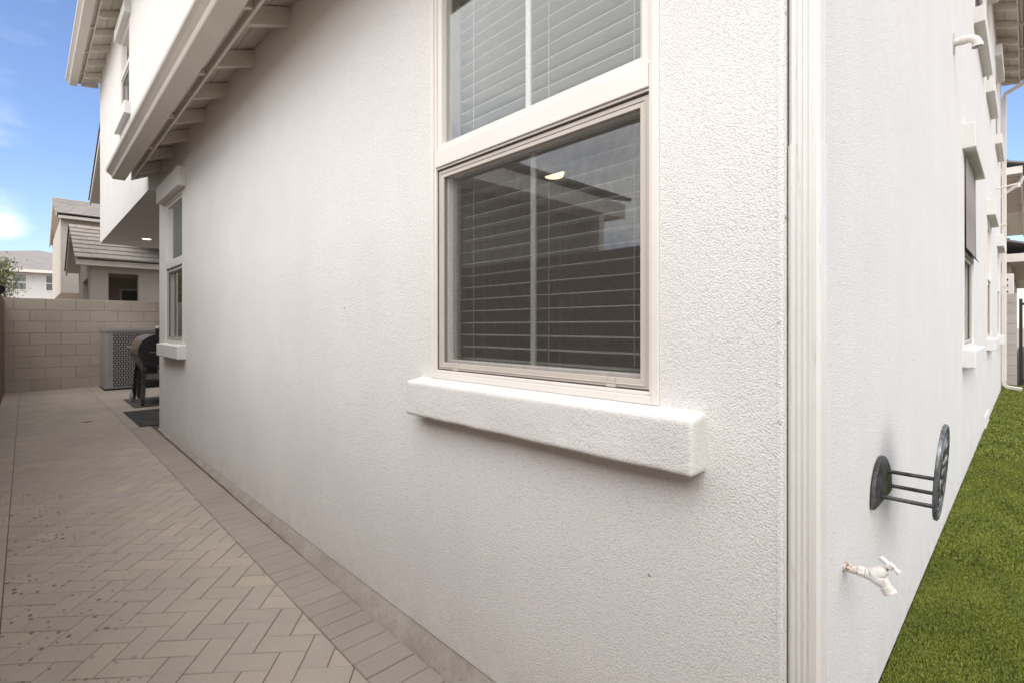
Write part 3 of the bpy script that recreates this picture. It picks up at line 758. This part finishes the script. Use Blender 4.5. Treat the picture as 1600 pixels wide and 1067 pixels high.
def disc_plate():
    bm = nb(); seg = 64; rx, rz = .137, .153
    def el(k, s_, y_): t = 2 * math.pi * k / seg; return (rx * s_ * math.cos(t), y_, rz * s_ * math.sin(t))
    prof = [(.0, .009), (.98, .009), (1.0, .006), (1.0, -.006), (.97, -.010), (.90, -.010), (.87, -.005), (.80, -.004)]
    rings = [[bm.verts.new(el(k, s_, y_)) for k in range(seg)] for s_, y_ in prof[1:]]
    bm.faces.new(rings[0])
    for a_, b_ in zip(rings, rings[1:]):
        for k in range(seg): bm.faces.new((a_[k], a_[(k + 1) % seg], b_[(k + 1) % seg], b_[k]))
    bm.faces.new(rings[-1][::-1])
    return bm
TL = Matrix.Translation((.128, -.142, .098)) @ Matrix.Rotation(R(4), 4, 'X') @ Matrix.Diagonal((1, .6, 1, 1))
fp = make('front_plate', disc_plate(), PEW, hh, True, 0, 2, TL)
bm = nb()
for k in range(16):      # beaded rim
    t = 2 * math.pi * k / 16; c_ = Vector((.127 * math.cos(t), -.006, .143 * math.sin(t)))
    bmesh.ops.create_icosphere(bm, subdivisions=2, radius=.006, matrix=Matrix.Translation(c_) @ Matrix.Diagonal((1, .7, 1, 1)))
for k in range(8):       # scrolls
    t0 = 2 * math.pi * k / 8 + .2
    pts = []
    for i in range(14):
        u = i / 13; rr = .118 - .075 * u; tt = t0 + 1.2 * u + .5 * math.sin(u * 4)
        pts.append((rr * .97 * math.cos(tt), -.004 - .003 * math.sin(u * 3.1), rr * 1.08 * math.sin(tt)))
    tube(bm, pts, [.004 + .0025 * math.sin(3.1 * i / 13) for i in range(14)], 8)
bmesh.ops.create_icosphere(bm, subdivisions=3, radius=.026, matrix=Matrix.Translation((0, -.006, 0)) @ Matrix.Diagonal((1, .5, 1, 1)))
for k in range(6):
    t = 2 * math.pi * k / 6; bmesh.ops.create_icosphere(bm, subdivisions=2, radius=.013, matrix=Matrix.Translation((.036 * math.cos(t), -.008, .034 * math.sin(t))) @ Matrix.Diagonal((1, .6, 1, 1)))
make('relief', bm, PEW, fp, True)
for x_, z_, z2_ in ((.075, .085, .108), (.112, .030, .05), (-.062, .036, .047)):
    bm = nb(); tube(bm, [(x_, -.012, z_), (x_, -.142, z_)], .0062, 12); make('rod', bm, IRON, hh, True)

# hose bibb, built in the wall's X = const plane
fa = thing('hose_bibb', 'white painted garden faucet with T-handle on the right wall under the hose hanger', 'faucet', (.456, 0, .577))
TK = 1.25
bm = nb(); tube(bm, [(0, .004, 0), (0, -.033, 0)], .0088, 24); make('pipe', bm, BRASS, fa, True)
bm = nb(); tube(bm, [(0, -.032, 0), (0, -.0335, 0), (0, -.0465, 0), (0, -.048, 0)], [.0095, .0112, .0112, .0098], 8); tube(bm, [(0, -.0485, 0), (0, -.062, -.001)], [.0108, .0118], 20)
make('coupling', bm, FAUC, fa, True)
bm = nb(); tube(bm, [(0, -.058, 0), (0, -.064, 0), (0, -.074, -.004), (0, -.083, -.010), (0, -.090, -.017)], [.0112, .0138, .0142, .0128, .0105], 24)
tube(bm, [(0, -.067, .002), (0, -.078, .013), (0, -.0845, .0200), (0, -.088, .0235)], [.0148, .0128, .0100, .0082], 22)
make('valve_body', bm, FAUC, fa, True)
bm = nb(); tube(bm, [(0, -.086, -.012), (0, -.0895, -.018), (0, -.0915, -.0215), (0, -.0925, -.0235), (0, -.0935, -.025), (0, -.0945, -.0267), (0, -.0955, -.0285), (0, -.0985, -.0335)],
    [.0105, .0112, .0122, .0116, .0124, .0116, .0124, .0120], 24); make('spout', bm, FAUC, fa, True)
bm = nb(); tube(bm, [(0, -.088, .0235), (0, -.0985, .0335)], .0042, 12); make('stem', bm, BRASS, fa, True)
bm = nb(); tube(bm, [(.001, -.078, .049), (.001, -.084, .0445), (.001, -.093, .0385), (.001, -.100, .034), (.001, -.108, .0285), (.001, -.116, .0225)], [.0048, .0055, .0042, .0060, .0042, .0056], 14)
tube(bm, [(0, -.0945, .030), (0, -.1035, .0385)], .0068, 14)
make('handle', bm, FAUC, fa, True)

TK = 1.0
# end of faucet
# PVC overflow elbow high on the wall
ve = thing('vent_pipe', 'white plastic pipe elbow turned down, high on the right wall', 'vent pipe', (3.249, 0, 3.035))
bm = nb()
pts = [(0, .01, 0), (0, -.06, 0)] + [(0, -.06 - .055 * math.sin(t), -.055 * (1 - math.cos(t))) for t in [R(q) for q in range(12, 91, 13)]]
tube(bm, pts, .024, 24, False); tube(bm, pts[::-1], .021, 24, False)
make('elbow_pipe', bm, PVC, ve, True)
bm = nb(); tube(bm, [(0, -.035, 0), (0, -.062, 0)], .0275, 24); tube(bm, [(0, -.114, -.050), (0, -.1145, -.068)], .0285, 24, False); tube(bm, [(0, -.1145, -.068), (0, -.114, -.050)], .0215, 24, False)
make('collar', bm, PVC, ve, True)
bm = nb(); tube(bm, [(0, .0, -.005), (0, -.004, -.005)], [.072, .068], 24); make('flange', bm, stucco('patch_stucco', (.50, .48, .46), 1, False), ve, True)
cd_ = thing('conduit', 'thin white overflow pipe sticking out far along the right wall near the far downspout', 'pipe', (9.6, 0, 3.30))
bm = nb(); tube(bm, [(0, .01, 0), (0, -.20, .03), (0, -.245, .03)], .013, 12); make('pipe', bm, PVC, cd_, True)
bm = nb(); tube(bm, [(0, -.24, .045), (0, -.245, -.02)], .02, 12); make('elbow', bm, PVC, cd_, True)

# ------------------------------------------------------------ yard walls, gate
bm = nb(); box(bm, -1.9, 3.0, 11.85, 12.05, -.05, 1.69)
tag(make('block_wall', bm, BLOCK_B, None, False, .006, 2), 'beige concrete block wall closing the far end of the side yard', 'wall')
bm = nb(); box(bm, -1.53, -1.33, -3.0, 11.848, -.05, 1.66)
tag(make('block_wall', bm, BLOCK_L, None, False, .006, 2), 'reddish brown side wall at the left edge of the paved yard', 'wall')
bm = nb(); box(bm, 12.9, 13.1, -.19, 3.0, -.02, 1.84)
tag(make('block_wall', bm, BLOCK_R, None, False, .008, 2), 'grey block wall end beyond the turf beside the black gate', 'wall')
gt_ = thing('metal_gate', 'black metal gate with slats at the far end of the turf', 'gate', (13.0, -.22, .06))
bm = nb(); box(bm, -.025, .025, -.05, -.0, .0, 1.68); box(bm, -.025, .025, -1.15, -1.10, .0, 1.68); box(bm, -.02, .02, -1.10, -.05, 1.55, 1.60); box(bm, -.02, .02, -1.10, -.05, .06, .11); make('frame', bm, BLACKM, gt_)
bm = nb()
for k in range(7): box(bm, -.01, .01, -.21 - k * .145, -.08 - k * .145, .112, 1.548)
make('board', bm, WOODG, gt_)
mb = thing('meter_box', 'small white utility box above the grey block wall end', 'utility box', (13.6, .02, 1.86))
bm = nb(); box(bm, -.1, .1, -.16, .1, 0, .42); make('box_body', bm, PVC, mb, False, .01, 2)
bm = nb(); 
for z_ in (.05, .18, .3): tube(bm, [(-.1, -.06, z_), (-.115, -.06, z_)], .022, 10)
make('knob', bm, BLACKM, mb)

# ------------------------------------------------------------ spotlight on the left wall
s_ = thing('spotlight', 'small black floodlight perched on top of the left wall', 'floodlight', (-1.38, 9.9, 1.66))
bm = nb(); tube(bm, [(0, 0, 0), (0, 0, .03)], .04, 14); tube(bm, [(0, 0, .03), (.01, -.01, .06)], .012, 8); make('bracket', bm, BLACKM, s_, True)
bm = nb(); tube(bm, [(-.03, .09, -.0 + .10), (0, .03, .09), (.045, -.07, .06), (.05, -.08, .058)], [.03, .05, .066, .06], 18); make('lamp_head', bm, BLACKM, s_, True)

# ------------------------------------------------------------ air conditioner
ac = thing('air_conditioner', 'grey outdoor air conditioner with slotted grille against the back wall', 'air conditioner', (-.07, 11.0, .07))
def rrect(x0, x1, y0, y1, r, n=6):
    out_ = []
    for cx, cy, a0 in ((x1 - r, y1 - r, 0), (x0 + r, y1 - r, 90), (x0 + r, y0 + r, 180), (x1 - r, y0 + r, 270)):
        for i in range(n + 1): t = R(a0 + 90 * i / n); out_.append((cx + r * math.cos(t), cy + r * math.sin(t)))
    return out_
bm = nb(); prism(bm, rrect(0, .80, 0, .80, .06), 'z', .03, 1.03); make('cabinet', bm, ACM, ac, True)
bm = nb(); prism(bm, rrect(-.012, .812, -.012, .812, .066), 'z', 1.0305, 1.075); make('top_cover', bm, ACM, ac, True)
bm = nb(); prism(bm, rrect(-.01, .81, -.01, .81, .065), 'z', .0, .0295); make('base_pan', bm, BLACKM, ac, True)
bm = nb(); box(bm, .105, .76, -.006, -.001, .06, 1.005); make('grille_backing', bm, DARK, ac)
bm = nb(); pitch = .0235; x = .108; c_ = 0
while x < .755:
    box(bm, x, x + .0062, -.011, -.0065, .055, 1.01)
    z = .055 + (.040 if c_ % 2 else 0)
    while z < 1.0:
        box(bm, x + .0063, x + pitch - .0001, -.0108, -.0066, z, z + .014); z += .080
    x += pitch; c_ += 1
box(bm, .10, .1075, -.011, -.001, .05, 1.012)
make('grille', bm, ACG, ac)

# ------------------------------------------------------------ pellet grill
gr = thing('pellet_grill', 'black pellet grill with bronze lid and chimney standing on a mat in the porch', 'grill', (.30, 8.40, .07))
cz = .775; rr = .235; ycap = 0.0
def half(bm, r_, y0, y1, a0, a1, n=24, th=.004):
    pts = [(r_ * math.cos(R(a0 + (a1 - a0) * i / n)), cz + r_ * math.sin(R(a0 + (a1 - a0) * i / n))) for i in range(n + 1)]
    inn = [((r_ - th) * math.cos(R(a0 + (a1 - a0) * i / n)), cz + (r_ - th) * math.sin(R(a0 + (a1 - a0) * i / n))) for i in range(n + 1)]
    prism(bm, pts + inn[::-1], 'y', y0, y1)
bm = nb(); half(bm, rr, .022, .80, 20, 190); make('lid', bm, GBRZ, gr, True)
bm = nb(); tube(bm, [(0, .0, cz), (0, .02, cz)], [rr * .995, rr], 48); make('end_cap', bm, GBLK, gr, True)
bm = nb(); tube(bm, [(0, .802, cz), (0, .82, cz)], rr, 48); make('end_cap', bm, GBLK, gr, True)
bm = nb(); prism(bm, [(rr * .99 * math.cos(R(a_)), cz + rr * .99 * math.sin(R(a_))) for a_ in range(192, 378, 6)], 'y', .024, .80)
prism(bm, [(-.19, cz - .12), (.19, cz - .12), (.13, cz - .32), (-.13, cz - .32)], 'y', .05, .77); make('barrel', bm, GBLK, gr, True)
bm = nb(); tube(bm, [(-rr - .05, .18, cz + .06), (-rr - .05, .64, cz + .06)], .011, 12); tube(bm, [(-rr + .01, .2, cz + .05), (-rr - .05, .2, cz + .06)], .008, 10); tube(bm, [(-rr + .01, .62, cz + .05), (-rr - .05, .62, cz + .06)], .008, 10); make('lid_handle', bm, STEEL, gr, True)
bm = nb(); tube(bm, [(-.10, -.05, cz - .015), (.28, -.05, cz - .015)], .0075, 10); tube(bm, [(-.09, 0, cz - .015), (-.09, -.05, cz - .015)], .007, 8); tube(bm, [(.27, 0, cz - .015), (.27, -.05, cz - .015)], .007, 8); make('tow_handle', bm, STEEL, gr, True)
bm = nb(); tube(bm, [(.0, -.045, .80), (.0, -.045, 1.095)], .040, 20); tube(bm, [(0, -.045, .84), (0, .01, .80)], .035, 14); make('chimney', bm, GBLK, gr, True)
bm = nb(); tube(bm, [(.0, -.045, 1.10), (.0, -.045, 1.108), (0, -.045, 1.14)], [.052, .052, .012], 20); make('chimney_cap', bm, GALV, gr, True)
def leg(x0, y0, x1, y1, mat=IRON):
    bm = nb(); A_ = []
    for (x, y, z, s_) in ((x0, y0, cz - .20, .026), (x1, y1, .03, .026)):
        A_.append([bm.verts.new((x + a_ * s_, y + b_ * s_, z)) for a_, b_ in ((-1, -1), (1, -1), (1, 1), (-1, 1))])
    for i in range(4): bm.faces.new((A_[0][i], A_[0][(i + 1) % 4], A_[1][(i + 1) % 4], A_[1][i]))
    bm.faces.new(A_[0]); bm.faces.new(A_[1][::-1]); return make('leg', bm, mat, gr, False, .004, 2)
leg(-.15, .06, -.18, .02); leg(.15, .06, .18, .02); leg(-.15, .72, -.19, .78, GBLK); leg(.15, .72, .19, .78, GBLK)
bm = nb(); tube(bm, [(-.155, .30, .48), (-.165, .30, .12), (-.165, .30, .09)], [.052, .05, .03], 16); make('ash_tube', bm, GBLK, gr, True)
bm = nb(); box(bm, -.17, .17, .04, .76, .30, .33); box(bm, -.15, .15, -.0, .03, .27, .35); make('lower_shelf', bm, GBLK, gr, False, .004, 1)
for yy_ in (.74, .80):
    pass
bm = nb(); tube(bm, [(-.25, .62, .078), (-.222, .62, .078)], .078, 24); wh = make('wheel', bm, ACM, gr, True)
bm = nb(); tube(bm, [(.222, .62, .078), (.25, .62, .078)], .078, 24); make('wheel', bm, ACM, gr, True)
for x_ in (-.18, .18):
    bm = nb(); tube(bm, [(x_ - .014, .02, .028), (x_ + .014, .02, .028)], .028, 16); make('caster', bm, BLACKM, gr, True)
bm = nb(); box(bm, -.19, .26, -.03, .0, .475, .495); make('shelf_rail', bm, GBLK, gr)
bk = thing('grease_bucket', 'small galvanised bucket hanging from the end of the grill', 'bucket', (.36, 8.31, .43))
bm = nb(); tube(bm, [(0, 0, .0), (0, 0, .16)], [.062, .085], 28, False); tube(bm, [(0, 0, .16), (0, 0, .001)], [.083, .060], 28, False); tube(bm, [(0, 0, 0), (0, 0, .003)], .062, 28); make('bucket_body', bm, GALV, bk, True)
bm = nb(); tube(bm, [(.085 * math.cos(t), 0, .155 + .09 * math.sin(t)) for t in [i * math.pi / 16 for i in range(17)]], .003, 8, False); make('wire_handle', bm, STEEL, bk, True)
# mats
bm = nb(); vv = [(-.15, 7.97), (-.15, 6.63), (.80, 6.58), (.80, 7.97)]
A_ = [bm.verts.new((x, y, .071)) for x, y in vv]; B_ = [bm.verts.new((x, y, .079)) for x, y in vv]
for i in range(4): bm.faces.new((A_[i], A_[(i + 1) % 4], B_[(i + 1) % 4], B_[i]))
bm.faces.new(B_); bm.faces.new(A_[::-1])
tag(make('mat', bm, RUB, None, False, .002, 1), 'black rubber mat lying on the paving in front of the grill', 'mat')
bm = nb(); box(bm, .01, .95, 8.30, 9.42, .071, .0775)
MATB, _, _ = newmat('mat_brown', (.075, .06, .055), .85)
tag(make('mat', bm, MATB, None, False, .002, 1), 'dark brown mat under the pellet grill', 'mat')
bm = nb(); tube(bm, [(-.60, 7.35, .078), (-.57, 7.36, .081), (-.53, 7.40, .080), (-.49, 7.46, .077)], [.002, .006, .005, .001], 6)
tag(make('dry_leaf', bm, WOODG), 'small dry brown leaf lying on the pavers in mid yard', 'leaf')

# ------------------------------------------------------------ tile roofs and neighbouring houses
def tiled_slope(parent, p0, p1, up, courses, mat, th=.035, wdt=.33, name='roof'):
    """p0-p1 eave line, up = vector of one course"""
    bm = nb(); tl = bm.verts.layers.float.new('tone')
    p0, p1, up = Vector(p0), Vector(p1), Vector(up); run = (p1 - p0); Lr = run.length; d = run / Lr; n_ = d.cross(up).normalized()
    if n_.z < 0: n_ = -n_
    for c in range(courses):
        o_ = p0 + up * c + n_ * (.012); s_ = -(wdt / 2) * (c % 2)
        while s_ < Lr:
            a_ = max(s_, 0); b_ = min(s_ + wdt - .006, Lr); s_ += wdt
            if b_ - a_ < .02: continue
            jz = random.uniform(0, .006); t = random.random()
            q = [o_ + d * a_ + n_ * (.03), o_ + d * b_ + n_ * .03, o_ + d * b_ + up * 1.06 + n_ * 0, o_ + d * a_ + up * 1.06 + n_ * 0]
            lo = [bm.verts.new(v + n_ * 0) for v in q]; hi = [bm.verts.new(v + n_ * (th + jz)) for v in q]
            for v in lo + hi: v[tl] = t
            for i in range(4): bm.faces.new((lo[i], lo[(i + 1) % 4], hi[(i + 1) % 4], hi[i]))
            bm.faces.new(hi); bm.faces.new(lo[::-1])
    return make(name, bm, mat, parent)
def simple_window(parent, axis, a0, a1, z0, z1, pos, split=.5, frame=VINYL):
    """stuck into a wall recess; faces -Y ('x') or -X ('y')"""
    def bxx(bm, u0, u1, d0, d1, v0, v1):
        if axis == 'x': box(bm, u0, u1, pos + d0, pos + d1, v0, v1)
        else: box(bm, pos + d0, pos + d1, u0, u1, v0, v1)
    bm = nb(); t = .06
    bxx(bm, a0, a0 + t, -.03, .02, z0, z1); bxx(bm, a1 - t, a1, -.03, .02, z0, z1); bxx(bm, a0 + t, a1 - t, -.03, .02, z1 - t, z1); bxx(bm, a0 + t, a1 - t, -.03, .02, z0, z0 + t)
    zm = z0 + (z1 - z0) * split; bxx(bm, a0 + t, a1 - t, -.025, .02, zm - .03, zm + .03)
    f = make('window', bm, frame, parent)
    bm = nb(); bxx(bm, a0 + t, a1 - t, -.008, -.004, z0 + t, zm - .03); bxx(bm, a0 + t, a1 - t, -.008, -.004, zm + .03, z1 - t); make('pane', bm, PANE, f)
    return f
PANE, nt, b = newmat('far_pane', (.13, .15, .14), .08, 0, .9)

# house with the gabled tile porch beyond the back wall
n1 = thing('neighbor_house', 'beige house with grey tiled gable porch right behind the back block wall', 'house', (0, 16.6, 0))
def T(o): return o
def rel(bm, dy): 
    for v in bm.verts: v.co.y -= dy
    return bm
def part(name, bm, mat, parent, **k):
    loc = parent.location; bmesh.ops.translate(bm, verts=bm.verts[:], vec=(-loc.x, -loc.y, -loc.z)); return make(name, bm, mat, parent, **k)
EY, RY, BY = 16.67, 19.25, 21.4; EZ, RZ, BZ = 2.92, 4.13, 2.95
# porch walls with openings
bm = nb(); wall_panel(bm, 'x', .16, 8.0, 0, 2.80, EY + .35, EY + .60, [(.54, 1.20, -.01, 2.64)]); part('wall', bm, STUCCO_FAR, n1)
bm = nb(); wall_panel(bm, 'y', EY + .602, BY - .4, 0, 2.80, .16, .40, [(EY + .95, EY + 2.8, -.01, 2.52)]); part('wall', bm, STUCCO_FAR, n1)
bm = nb(); box(bm, .402, 8.0, EY + 3.2, EY + 3.4, 0, 2.80); part('wall', bm, STUCCO_FAR, n1)
bm = nb(); box(bm, .41, 8.0, EY + .61, EY + 3.19, 2.68, 2.74); part('porch_ceiling', bm, STUCCO_FAR, n1)
bm = nb(); 
prism(bm, [(EY + .35, 2.801), (BY - .35, 2.801), (RY, RZ - .12)], 'x', .16, .30); part('gable_wall', bm, STUCCO_FAR, n1)
bm = nb(); prism(bm, [(EY + .02, EZ - .13), (EY + .05, EZ - .13), (EY + .05, EZ), (EY + .02, EZ)], 'x', -.14, 8); box(bm, -.14, 8, EY + .051, EY + .345, EZ - .125, EZ - .10); part('fascia', bm, TRIM, n1)
bm = nb()
for (ya, za, yb, zb) in ((EY, EZ, RY, RZ), (RY, RZ, BY + .0, BZ)):
    prism(bm, [(ya, za - .12), (yb, zb - .12), (yb, zb + .01), (ya, za + .01)], 'x', -.14, -.105)
part('bargeboard', bm, TRIM, n1)
bm = nb()
for (ya, za, yb, zb) in ((EY, EZ, RY, RZ), (RY, RZ, BY + .0, BZ)):
    prism(bm, [(ya, za - .03), (yb, zb - .03), (yb, zb + .0), (ya, za + .0)], 'x', -.104, 8)
part('roof_deck', bm, TRIM, n1)
loc = n1.location
up_ = Vector((0, (RY - EY) / 8, (RZ - EZ) / 8)); o = tiled_slope(n1, Vector((-.17, EY - .06, EZ)) - loc, Vector((8, EY - .06, EZ)) - loc, up_, 8, TILE)
up_ = Vector((0, -(BY - RY) / 7, (RZ - BZ) / 7)); o = tiled_slope(n1, Vector((-.17, BY + .06, BZ)) - loc, Vector((8, BY + .06, BZ)) - loc, up_, 7, TILE_D)
# sliding door and window inside the porch
simple_window(n1, 'x', 1.08, 1.62, .9, 2.40, EY + 3.19 - 16.6, .3)
simple_window(n1, 'x', .62, .82, .9, 2.30, EY + 3.19 - 16.6, .3)
bm = nb(); box(bm, 2.36, 2.38, EY + .62, EY + 3.18, .0, 2.59); part('wall', bm, STUCCO_FAR, n1)
# upper floor of the same house with its rake
n2y = 22.5
bm = nb(); prism(bm, [(n2y - .5, 4.0), (n2y - .5, 5.35), (n2y - 4.6, 7.1), (n2y - 8, 5.5), (n2y - 8, 4.0)][::-1], 'x', .86, 8); part('upper_wall', bm, STUCCO_FAR, n1)
bm = nb(); prism(bm, [(n2y, 5.42), (n2y, 5.58), (n2y - 4.4, 7.42), (n2y - 4.4, 7.26)], 'x', .53, .57); part('bargeboard', bm, TRIM, n1)
bm = nb(); prism(bm, [(n2y, 5.51), (n2y, 5.58), (n2y - 4.4, 7.42), (n2y - 4.4, 7.35)], 'x', .571, 8); part('roof_deck', bm, TRIM, n1)
up_ = Vector((0, -.34, .142)); tiled_slope(n1, Vector((.50, n2y + .05, 5.56)) - loc, Vector((8, n2y + .05, 5.56)) - loc, up_, 13, TILE_D)

# two-storey house behind it
n3 = thing('neighbor_house', 'tall beige two-storey house with overhanging upper floor behind the tiled porch', 'house', (0, 27, 0)); loc = n3.location
E3 = 26.7
bm = nb(); box(bm, -.05, 9, E3 + .35, E3 + 9, 2.55, 5.62); part('wall', bm, STUCCO_FAR, n3)
bm = nb(); box(bm, .75, 9, E3 + 1.2, E3 + 8, 0, 2.549); part('wall', bm, STUCCO_FAR, n3)
bm = nb(); prism(bm, [(E3, 5.55), (E3 + .04, 5.55), (E3 + .04, 5.70), (E3, 5.70)], 'x', -.18, 9); box(bm, -.18, 9, E3 + .041, E3 + .345, 5.58, 5.60); part('fascia', bm, TRIM, n3)
bm = nb(); prism(bm, [(E3, 5.56), (E3, 5.70), (E3 + 4.1, 7.05), (E3 + 4.1, 6.91)], 'x', -.18, -.14); prism(bm, [(E3 + 4.1, 6.91), (E3 + 4.1, 7.05), (E3 + 9, 5.5), (E3 + 9, 5.36)], 'x', -.18, -.14)
prism(bm, [(E3 + .35, 5.621), (E3 + 8.4, 5.621), (E3 + 4.1, 6.88)], 'x', .12, .3); part('bargeboard', bm, TRIM, n3)
bm = nb(); prism(bm, [(E3, 5.66), (E3, 5.70), (E3 + 4.1, 7.05), (E3 + 4.1, 7.01)], 'x', -.139, 9); prism(bm, [(E3 + 4.1, 7.01), (E3 + 4.1, 7.05), (E3 + 9, 5.5), (E3 + 9, 5.46)], 'x', -.139, 9); part('roof_deck', bm, TRIM, n3)
tiled_slope(n3, Vector((-.22, E3 - .06, 5.69)) - loc, Vector((9, E3 - .06, 5.69)) - loc, Vector((0, 4.1 / 12, 1.35 / 12)), 12, TILE)
for yq, zq in ((E3 + .9, 4.8), (E3 + .9, 3.9), (E3 + 2.4, 4.9)):
    bm = nb(); tube(bm, [(.12, yq, zq), (.04, yq, zq)], .05, 12); part('wall_vent', bm, TRIM, n3)

# pale house far away
n4 = thing('neighbor_house', 'distant white house with low grey hipped roof behind the tree', 'house', (-3, 50, 0)); loc = n4.location
bm = nb(); box(bm, -12, 7, 49.6, 62, 0, 5.1); part('wall', bm, STUCCO_FARW, n4)
bm = nb(); tl = bm.verts.layers.float.new('tone')
bs = [(-12.6, 49.0, 5.2), (7.6, 49.0, 5.2), (7.6, 62.6, 5.2), (-12.6, 62.6, 5.2)]
V_ = [bm.verts.new(q) for q in bs] + [bm.verts.new((-.35, 55.8, 7.35)), bm.verts.new((-.15, 55.8, 7.35))]
for f in ((0, 1, 5, 4), (1, 2, 5), (2, 3, 4, 5), (3, 0, 4), (3, 2, 1, 0)): bm.faces.new([V_[i] for i in f])
for v in bm.verts: v[tl] = .4
part('roof', bm, TILE_M, n4)
bm = nb(); box(bm, -12.6, 7.6, 48.96, 48.999, 5.02, 5.22); part('fascia', bm, VINYL, n4)
simple_window(n4, 'x', -.05 + 3, .72 + 3, 3.75, 4.95, 49.58 - 50, .48); simple_window(n4, 'x', -1.75 + 3, -.98 + 3, 3.75, 4.95, 49.58 - 50, .48)

# low house across the left wall, mirrored in the near window
n5 = thing('neighbor_house', 'low taupe house beyond the left wall, seen reflected in the near window', 'house', (-3, 6, 0)); loc = n5.location
bm = nb(); box(bm, -4.3, -2.05, 3.72, 11.2, 0, 2.62); part('wall', bm, STUCCO_TAUPE, n5)
bm = nb(); box(bm, -4.5, -1.86, 3.37, 3.41, 2.62, 2.80); box(bm, -1.90, -1.86, 3.411, 11.5, 2.62, 2.80); box(bm, -4.5, -1.901, 3.411, 11.5, 2.625, 2.65); part('fascia', bm, VINYL, n5)
tiled_slope(n5, Vector((-4.55, 3.33, 2.80)) - loc, Vector((-1.8, 3.33, 2.80)) - loc, Vector((0, .34, .12)), 12, TILE_D)
bm = nb(); box(bm, -4.1, -4.0, 3.42, 3.5, 0, 2.61); part('post', bm, PVC, n5)

n6 = thing('neighbor_house', 'tall olive grey house across the left wall, mirrored in the far window', 'house', (-4, 18, 0)); loc = n6.location
bm = nb(); box(bm, -8, -2.5, 12.5, 24, 0, 5.6); part('wall', bm, STUCCO_OLIVE, n6)
bm = nb(); box(bm, -8.5, -2.0, 12.0, 24.5, 5.601, 5.78); part('fascia', bm, TRIM, n6)
tiled_slope(n6, Vector((-1.95, 12.0, 5.8)) - loc, Vector((-1.95, 24.5, 5.8)) - loc, Vector((-.34, 0, .12)), 9, TILE_D)
simple_window(n6, 'x', -5 + 4, -4 + 4, 3.2, 4.6, 12.49 - 18)
# houses beyond the gate
def right_house(lbl, X, Y, zt, mat_wall, low):
    n_ = thing('neighbor_house', lbl, 'house', (X, Y, 0)); 
    bm = nb(); box(bm, 0, 12, 0, 9, 0, zt - .1); make('wall', bm, mat_wall, n_)
    bm = nb(); box(bm, -.5, 12.5, -.60, -.56, zt - .12, zt + .06); box(bm, -.5, -.46, -.559, 9, zt - .12, zt + .06); make('fascia', bm, TRIM, n_)
    bm = nb(); box(bm, -.459, 12.5, -.559, 9.4, zt - .04, zt - .0); make('soffit', bm, TRIM, n_)
    x = -.3
    while x < 6: bm = nb(); box(bm, x, x + .045, -.559, -.001, zt - .13, zt - .041); make('rafter', bm, TRIM, n_); x += .45
    tiled_slope(n_, Vector((-.55, -.66, zt + .05)), Vector((12.5, -.66, zt + .05)), Vector((0, .34, .14)), 14, TILE_M)
    return n_
r1 = right_house('tall grey-beige house with rafter eaves beyond the far downspout', 17.5, .35, 5.2, STUCCO_FAR, False)
bm = nb(); tube(bm, [(.1, -.06, .3), (.1, -.06, 4.4), (.08, -.12, 4.62), (.05, -.56, 4.95), (.05, -.6, 5.1)], .05, 8); make('downspout', bm, DS, r1, True)
r2 = right_house('low house with weathered tiled roof beyond the black gate', 15.2, -.05, 2.75, STUCCO_FAR, True)

# ------------------------------------------------------------ tree and shrub
def tree(loc, label, rad, zc, n, seed, trunk_h):
    rd = random.Random(seed)
    t = thing('tree', label, 'tree', loc)
    bm = nb(); tube(bm, [(0, 0, 0), (.02, .01, trunk_h * .5), (-.02, .02, trunk_h), (0, 0, zc)], [.06, .05, .04, .015], 10)
    tips = []
    for k in range(16):
        a_ = rd.uniform(0, 6.28); el = rd.uniform(.1, 1.3); Lb = rad * rd.uniform(.6, 1.0)
        st = Vector((0, 0, trunk_h + rd.uniform(-.3, .5))); en = Vector((0, 0, zc - .1)) + Vector((math.cos(a_) * math.cos(el), math.sin(a_) * math.cos(el), math.sin(el) * .8)) * Lb
        mid = st.lerp(en, .5) + Vector((rd.uniform(-.08, .08), rd.uniform(-.08, .08), .05))
        tube(bm, [st, mid, en], [.02, .011, .004], 6, False); tips += [en, mid.lerp(en, .5), mid]
    make('trunk', bm, BARK, t, True)
    vs_, fs, tn = [], [], []
    for k in range(n):
        c = rd.choice(tips) + Vector((rd.gauss(0, 1), rd.gauss(0, 1), rd.gauss(0, .8))) * rad * .17
        d = Vector((rd.gauss(0, 1), rd.gauss(0, 1), rd.gauss(0, 1))).normalized(); s_ = d.orthogonal().normalized()
        l_ = rd.uniform(.018, .04); w2 = l_ * .32; i0 = len(vs_)
        vs_ += [c - d * l_, c + s_ * w2, c + d * l_, c - s_ * w2]; fs.append((i0, i0 + 1, i0 + 2, i0 + 3)); q = rd.random(); tn += [q] * 4
    me = bpy.data.meshes.new('crown'); me.from_pydata([tuple(v) for v in vs_], [], fs); me.materials.append(LEAF); o = bpy.data.objects.new('crown', me); COL.objects.link(o); o.parent = t; set_tone(o, tn)
tree((-1.72, 14.4, 0), 'small airy green tree poking over the back wall at the left edge', .82, 2.15, 12000, 3, 1.4)
tree((15.0, -1.0, 0), 'green shrub showing above the black gate', .5, 1.75, 2500, 5, .9)
